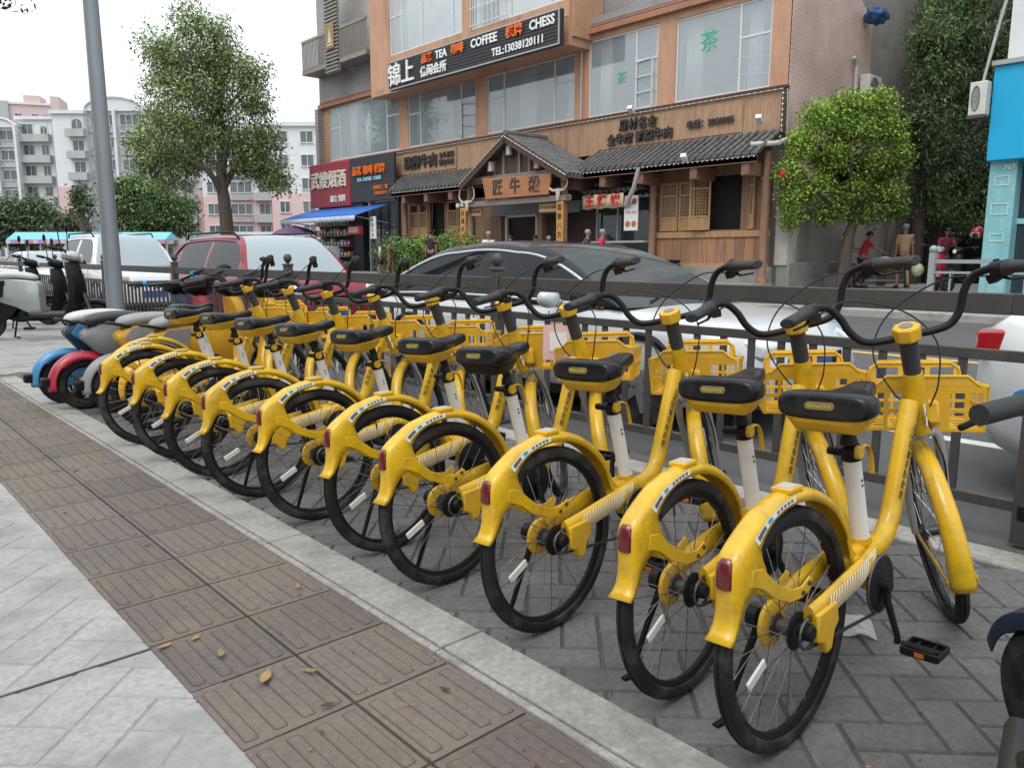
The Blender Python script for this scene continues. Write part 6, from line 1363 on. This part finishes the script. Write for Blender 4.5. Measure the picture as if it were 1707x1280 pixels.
tree('reddish leaved shrub under the dark tree in the lane',base,[(0,0,-.1,.1)]+L3(base,28,[(1535,330,0,.08),(1537,250,0,.05)]),[],camclumps(base,28,[(1532,225,28,20,.3),(1545,255,26,20,.1),(1520,265,20,16)]),1800,.17,LM6,shell=.5)
for i,(pts,lab) in enumerate((([(1462,478,0,.13),(1470,420,0,.12),(1480,350,.3,.10),(1490,290,.6,.07),(1495,240,.6,.03)],'slim leaning reddish trunk right of the bright tree'),([(1512,478,1.5,.2),(1518,380,1.5,.19),(1515,250,1.5,.15),(1520,120,1.5,.1)],'thicker upright trunk behind the man in the tan shirt'))):
    c=at(pts[0][0],24.5+pts[0][2]); base=(c.x,c.y,.25); P=L3(base,24.5,pts)
    P[0]=(0,0,-.1,P[0][3])
    t=tree(lab,base,P,[[P[-2],(P[-1][0]+.5,P[-1][1]+.3,P[-1][2]+.8,.03)]],camclumps(base,24.5,[(pts[-1][0],pts[-1][1]-20,26,26,-.2,pts[-1][2]),(pts[-1][0]+22,pts[-1][1]+20,22,18,-.2,pts[-1][2])]),1500,.2,LM3,name='tree',group='bare trunks in the side lane',shell=.5,droop=.5,aspect=.3)
SHR=.86
# trees far down the street
for i,(px,dep,items,n,s_,lab) in enumerate(((50,78,[(10,350,40,26,.1),(45,355,36,24,.1),(20,385,44,22,-.1),(75,345,28,20,.15),(70,375,40,24),(100,365,28,22,.1),(110,395,36,18,-.1),(40,400,50,14,-.3),(-20,370,40,34)],13000,.30,'broad blue green tree at the far left edge before the apartments'),
 (133,74,[(125,385,30,16,-.05),(140,372,20,14,-.1),(150,395,18,12,-.1)],3000,.28,'small greyish tree just left of the lamp post'),
 (255,76,[(205,325,26,18,.1),(240,315,34,18,.1),(275,325,34,20,.15),(225,350,38,22),(275,355,42,24,-.05),(315,350,30,26,-.05),(250,380,54,18,-.2),(310,380,30,16,-.15),(200,370,20,20,-.1)],16000,.28,'round dark green tree right of the lamp post before the apartments'),
 (152,70,[(150,330,10,12),(155,345,12,12)],1200,.28,'narrow clump of foliage touching the left side of the lamp post'))):
    b=at(px,dep); base=(b.x,b.y,0); tree(lab,base,[(0,0,-.1,.35)]+L3(base,dep,[(px,395,0,.3),(px+2,350,0,.18)]),[L3(base,dep,[(px,385,0,.2),(px-20,355,0,.08)]),L3(base,dep,[(px,380,0,.2),(px+22,350,0,.08)])],camclumps(base,dep,items),n,s_,LM4 if i!=2 else LM3,group='trees far down the street',shell=.4,aspect=.7)
# clipped hedge beside the restaurant
h0=atX(650,18.3); h1=atX(788,18.3); t=thing('clipped_hedge','long clipped green hedge along the front of the restaurant','hedge',(h0.x,h0.y,.45))
cl=[]
for k in range(15):
    c=h0.lerp(h1,k/14.); cl.append((c.x-h0.x,c.y-h0.y,.72+.05*math.sin(k*2.1),.5,.5,.74+.06*math.sin(k*1.3),.1*math.sin(k*2.7)))
leaves('foliage',t,LM5,cl,12000,.11,shell=.33,aspect=.6)
for k in range(0,15,3): c=h0.lerp(h1,k/14.)-h0; MB().cyl((c.x,c.y,-.02),(c.x,c.y,.5),.03,n=6).build('stem',BARK,t)
# near overhanging tree, its trunk left of the picture
b=at(-420,7.5); base=(b.x,b.y,0)
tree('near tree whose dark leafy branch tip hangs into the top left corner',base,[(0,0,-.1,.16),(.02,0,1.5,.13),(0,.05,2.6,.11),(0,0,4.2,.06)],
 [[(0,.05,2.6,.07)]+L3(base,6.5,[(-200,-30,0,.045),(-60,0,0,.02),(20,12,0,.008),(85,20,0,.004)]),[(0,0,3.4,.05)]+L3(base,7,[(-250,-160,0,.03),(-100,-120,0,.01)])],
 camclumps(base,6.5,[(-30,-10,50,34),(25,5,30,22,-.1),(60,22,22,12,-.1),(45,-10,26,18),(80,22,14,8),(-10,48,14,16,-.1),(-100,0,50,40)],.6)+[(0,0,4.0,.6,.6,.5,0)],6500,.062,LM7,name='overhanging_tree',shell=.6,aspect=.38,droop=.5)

# ---------------------------------------------------------------- people
SKIN=mat('skin',(.34,.175,.115),.55,var=.05,scale=10); HAIRD=mat('hair_black',(.012,.010,.010),.6); HAIRG=mat('hair_grey',(.28,.27,.26),.7,var=.2,scale=40)
def skinmesh(name,nodes,edges,m,parent,sub=1,extra=None):
    me=bpy.data.meshes.new('tmp'); me.from_pydata([n[:3] for n in nodes],edges,[]); o=bpy.data.objects.new('tmp',me); COL.objects.link(o)
    o.modifiers.new('s','SKIN'); sk=me.skin_vertices[0].data
    for i,n in enumerate(nodes): r=n[3]; sk[i].radius=(r,n[4] if len(n)>4 else r); sk[i].use_root=(i==0)
    md=o.modifiers.new('d','SUBSURF'); md.levels=sub; md.render_levels=sub
    dg=bpy.context.evaluated_depsgraph_get(); m2=bpy.data.meshes.new_from_object(o.evaluated_get(dg)); bpy.data.objects.remove(o); bpy.data.meshes.remove(me)
    if extra:
        mb=MB(); mb.add([v.co for v in m2.vertices],[tuple(p.vertices) for p in m2.polygons]); extra(mb); bpy.data.meshes.remove(m2); r=mb.build(name,m,parent,angle=180); return r
    m2.materials.clear(); m2.materials.append(m); m2.polygons.foreach_set('use_smooth',[True]*len(m2.polygons)); r=bpy.data.objects.new(name,m2); COL.objects.link(r); r.parent=parent; return r
def person(label,loc,face,h=1.68,shirt=(.5,.5,.5),legs=(.03,.03,.035),hair=HAIRD,armL=(.05,.12),armR=(.05,.12),walk=.12,shorts=False,lean=0,female=False,bald=False,group='pedestrians across the street',sleeve=.55,bendL=0,bendR=0):
    t=thing('person',label,'person',loc,face,group); s=h/1.70; t.scale=(s,s,s); k=.93 if female else 1.0
    lx=lean
    def P(x,z): return (x+lx*max(0,z-.92)*1.0,z)
    hipw=.088; kn=[(.04+walk*.6,.50),(.03-walk*.5,.50)]; an=[(walk,.09),(-walk,.09+abs(walk)*.25)]
    nodes=[]; E_=[]
    def N(x,y,z,r,r2=None): nodes.append((x,y,z,r) if r2 is None else (x,y,z,r,r2)); return len(nodes)-1
    x,z=P(0,.95); pv=N(x,0,z,.105,.12); x,z=P(0,1.10); wa=N(x,0,z,.085,.105*k); x,z=P(0,1.30); ch=N(x,0,z,.10,.135*k); x,z=P(0,1.43); nb=N(x,0,z,.05); x,z=P(.01,1.49); nk=N(x,0,z,.047); x,z=P(.025,1.56); hj=N(x,0,z,.068,.06); x,z=P(.02,1.635); hs=N(x,0,z,.082,.072); x,z=P(.015,1.685); ht=N(x,0,z,.055,.05)
    E_+=[(pv,wa),(wa,ch),(ch,nb),(nb,nk),(nk,hj),(hj,hs),(hs,ht)]
    hands=[]; arms=[]
    for sg,(af,ao),bd in ((1,armL,bendL),(-1,armR,bendR)):
        sx,sz=P(0,1.395); S=Vector((sx,sg*.165*k,sz)); d=Vector((math.sin(af),sg*math.sin(ao),-math.cos(af)*math.cos(ao))).normalized(); El=S+d*.28
        d2=Vector((math.sin(af+bd),sg*math.sin(ao)*.6,-math.cos(af+bd))).normalized(); Wr=El+d2*.25; Hd=Wr+d2*.08
        a=N(*S,.052);b=N(*El,.038);c=N(*Wr,.027);e=N(*Hd,.030,.016); E_+=[(ch,a),(a,b),(b,c),(c,e)]; hands.append((Hd,d2,sg)); arms.append((S,El,Wr,d,d2))
    lg=[]
    for i,sg in ((0,1),(1,-1)):
        a=N(0,sg*hipw,.86,.082);b=N(kn[i][0],sg*.095,kn[i][1],.055);c=N(an[i][0]-.02,sg*.095,an[i][1],.036);e=N(an[i][0]+.13,sg*.105,an[i][1]-.055,.03,.038); E_+=[(pv,a),(a,b),(b,c),(c,e)]; lg.append((kn[i],an[i],sg))
    def ex(mb):
        for Hd,d,sg in hands:
            sd_=d.cross(Vector((0,1,0))).normalized()
            for q in range(4):
                L_=(.055,.065,.06,.048)[q]; o=Hd+d*.03+sd_*(.013*(q-1.5)); mid=o+d*L_*.55; e=mid+(d*.8+Vector((0,-sg*.5,0)))*L_*.5; mb.tube([o,mid,e],[.008,.0075,.006],6)
            o=Hd+sd_*.02-d*.01; mb.tube([o,o+sd_*.02+d*.025,o+sd_*.018+d*.05],[.009,.008,.006],6)
        hx,hz=P(.03,1.615)
        mb.loft([[(hx+.062,y,z_) for y,z_ in ((-.008,hz+.02),(.008,hz+.02),(.014,hz-.02),(-.014,hz-.02))],[(hx+.098,y,z_) for y,z_ in ((-.004,hz-.0),(.004,hz-.0),(.009,hz-.016),(-.009,hz-.016))]])
        for sg in (-1,1): mb.sphere((hx-.012,sg*.077,hz-.005),.022,8,6,sc=(.8,.4,1.3))
    body=skinmesh('body',nodes,E_,SKIN,t,2,ex)
    hx,hz=P(.03,1.615)
    for sg in (-1,1): MB().sphere((hx+.068,sg*.028,hz+.012),.010,8,6,sc=(.6,1.2,.7)).build('eye',DECK,body)
    MB().box(hx+.068,hx+.079,-.022,.022,hz-.048,hz-.042).build('mouth',mat('lips',(.25,.08,.07),.5),body)
    # shirt
    n2=[];e2=[]
    def M_(x,y,z,r,r2=None): n2.append((x,y,z,r) if r2 is None else (x,y,z,r,r2)); return len(n2)-1
    x,z=P(0,.93); a0=M_(x,0,z,.125,.150); x,z=P(0,1.10); a1=M_(x,0,z,.112,.138*k); x,z=P(0,1.30); a2=M_(x,0,z,.120,.158*k); x,z=P(0,1.42); a3=M_(x,0,z,.065,.075); e2+=[(a0,a1),(a1,a2),(a2,a3)]
    for (S,El,Wr,d,d2) in arms:
        a=M_(*S,.070); E1=S+(El-S)*min(1,sleeve*1.5 if sleeve<.67 else 1); b=M_(*E1,.060); e2+=[(a2,a),(a,b)]
        if sleeve>.8: c=M_(*(El+(Wr-El)*.9),.042); e2.append((b,c))
    sm=mat('cloth_%02d%02d%02d'%tuple(int(q*99) for q in shirt),shirt,.85,var=.12,scale=7,bump=.4,bscale=12); skinmesh('shirt',n2,e2,sm,t,2)
    n3=[];e3=[]
    n3.append((0,0,.95,.122,.145))
    for (kk,aa,sg) in lg:
        n3.append((0,sg*hipw,.84,.100)); i0=len(n3)-1; e3.append((0,i0))
        n3.append((kk[0],sg*.095,kk[1]+(-.03 if shorts else 0),.078)); e3.append((i0,len(n3)-1))
        if not shorts: n3.append((aa[0]-.02,sg*.095,aa[1]+.04,.058)); e3.append((len(n3)-2,len(n3)-1))
    lm=mat('cloth_%02d%02d%02d'%tuple(int(q*99) for q in legs),legs,.85,var=.12,scale=7); skinmesh('shorts' if shorts else 'trousers',n3,e3,lm,t,2)
    for (kk,aa,sg) in lg: MB().obox((aa[0]+.045,sg*.100,aa[1]-.06),(.25,.085,.05),(0,0,0)).build('shoe',BLK,t,bevel=.02)
    hb=MB(); hb.sphere((hx-.022,0,hz+(.038 if not bald else .045)),.094 if not bald else .088,16,10,sc=(1.0,.90,.86)); 
    if female: hb.sphere((hx-.085,0,hz+.01),.055,10,7)
    hb.build('hair',hair,t); return t
F_=lambda deg: R(deg)
PZ=.25
person('man in tan short sleeved shirt walking away, carrying a green plastic bag',(23.2,9.1,PZ),R(42),1.78,(.46,.30,.17),(.015,.016,.02),HAIRG,(.02,.14),(.05,.16),.14,shorts=True)
bg=thing('carrier_bag','pale green plastic carrier bag held by the man in the tan shirt','bag',(23.40,8.78,.78))
MB().sphere((0,0,0),.17,14,9,sc=(.8,1,1.1)).tube([(0,0,.15),(.0,.02,.30)],[.05,.012],8).build('bag',mat('bag_green',(.55,.62,.38),.45,var=.25,scale=14,alpha=.95),bg,angle=180)
person('woman in red top and black trousers bending over the cart under the bright tree',(22.9,10.15,PZ),R(-55),1.60,(.55,.03,.045),(.02,.02,.025),HAIRD,(.9,.3),(.8,.3),.1,lean=.25,female=True,bendL=.3,bendR=.3)
person('woman in black top with dark red hat left of the woman in red',(23.1,10.75,PZ),R(-95),1.62,(.025,.022,.025),(.03,.03,.035),mat('hat_maroon',(.10,.02,.03),.8),(.8,.1),(.7,.1),.03,female=True,bendL=.6,bendR=.6)
person('person in maroon shirt bending behind the red topped motorbike',(24.3,8.45,PZ),R(215),1.68,(.22,.025,.06),(.03,.03,.04),HAIRD,(.5,.2),(.5,.2),.05,lean=.35,bendL=.4,bendR=.4)
for (px,dep,lab,sh,hr,hh,fa,fem) in ((815,26.5,'balding man in white vest seen above the black car roof, leftmost of the heads',(.62,.62,.60),HAIRG,1.70,230,False),(851,27,'woman with tied dark hair just right of the white vested man',(.22,.16,.13),HAIRD,1.58,200,True),(892,27,'dark haired person second from the right couplet post above the car roof',(.12,.12,.13),HAIRD,1.60,60,False),(914,26.4,'grey haired person in pale top left of the right couplet post',(.5,.5,.5),HAIRG,1.55,50,False),(977,24.6,'grey haired man in dark shirt before the snack counter',(.05,.06,.06),HAIRG,1.70,-60,False),(1001,24.2,'grey haired man in bright red shirt walking past the snack counter',(.60,.03,.06),HAIRG,1.70,-60,False)):
    p=at(px,dep); person(lab,(p.x,p.y,PZ),R(fa),hh,sh,(.03,.03,.035),hr,female=fem)
for (px,dep,lab,sh,lg_,hr,hh,fa,fem) in ((637,17.7,'person in white t shirt and black shorts walking past the left end of the hedge',(.64,.62,.60),(.02,.02,.02),HAIRD,1.24,-40,False),(653,17.75,'woman in brown patterned dress beside the person in the white t shirt',(.20,.11,.08),(.20,.11,.08),HAIRD,1.28,-60,True),(530,17.6,'person in white t shirt standing at the kiosk',(.66,.67,.66),(.02,.02,.03),HAIRD,1.50,30,False),(513,17.7,'person in dark maroon top left of the white shirt at the kiosk',(.14,.04,.05),(.03,.03,.03),HAIRD,1.38,0,False),(720,17.6,'dark clothed person in front of the hedge, only the shoulders in view',(.02,.02,.025),(.02,.02,.02),HAIRD,1.62,40,False)):
    p=atX(px,dep,.45); person(lab,p,R(fa),hh,sh,lg_,hr,shorts=lab.find('shorts')>0,female=fem)
# vegetable cart
c=thing('vendor_cart','low metal vendor cart beneath the bright tree, heaped with white bags','cart',(23.6,9.9,PZ),R(-48))
MB().box(-.7,.7,-.35,.35,.62,.68).build('top',MET,c,bevel=.01)
for sx in (-.62,.62):
    for sy in (-.3,.3): MB().box(sx-.025,sx+.025,sy-.025,sy+.025,0,.62).build('leg',DKST,c,smooth=False)
MB().box(-.65,.65,-.3,.3,.2,.24).build('shelf',MET,c,smooth=False)
for i,(x,y,r_,l) in enumerate(((.1,0,.2,'large white plastic bag in the middle of the vendor cart'),(.42,.05,.16,'white plastic bag at the right end of the vendor cart'),(-.25,-.05,.15,'smaller white plastic bag nearest the woman in red'))):
    w_=c.matrix_world if False else None; a=R(-48); X=23.6+x*math.cos(a)-y*math.sin(a); Y=9.9+x*math.sin(a)+y*math.cos(a)
    t=thing('plastic_bag',l,'bag',(X,Y,PZ+.68),0,'white bags on the vendor cart'); m=MB(); m.sphere((0,0,r_*.55),r_,14,9,sc=(1.1,1,.6)); m.v=[(v[0]*(1+.12*math.sin(v[2]*50)),v[1]*(1+.12*math.sin(v[0]*40)),v[2]) for v in m.v]; m.build('bag',mat('bag_white',(.6,.6,.62),.4,var=.15,scale=20),t,angle=180)
t=thing('storage_crate','grey plastic crate on the ground left of the vendor cart','crate',(22.6,11.0-.2,PZ)); cb_=MB(); cb_.box(-.3,.3,-.25,.25,0,.05).box(-.3,-.26,-.25,.25,.05,.4).box(.26,.3,-.25,.25,.05,.4).box(-.26,.26,-.25,-.21,.05,.4).box(-.26,.26,.21,.25,.05,.4); cb_.build('crate_shell',mat('crate_grey',(.25,.26,.27),.6),t,bevel=.01)
t=thing('helmet','red helmet hanging on the dark motorbike beside the blue shop pillar','helmet',(22.0,6.9,1.75)); MB().sphere((0,0,0),.15,16,10,sc=(1.1,1,1)).build('shell',mat('helmet_red',(.5,.02,.02),.25,coat=.5),t); MB().box(-.17,-.13,-.11,.11,-.12,.0).build('visor',mat('visor',(.3,.3,.3),.1),t,bevel=.02)
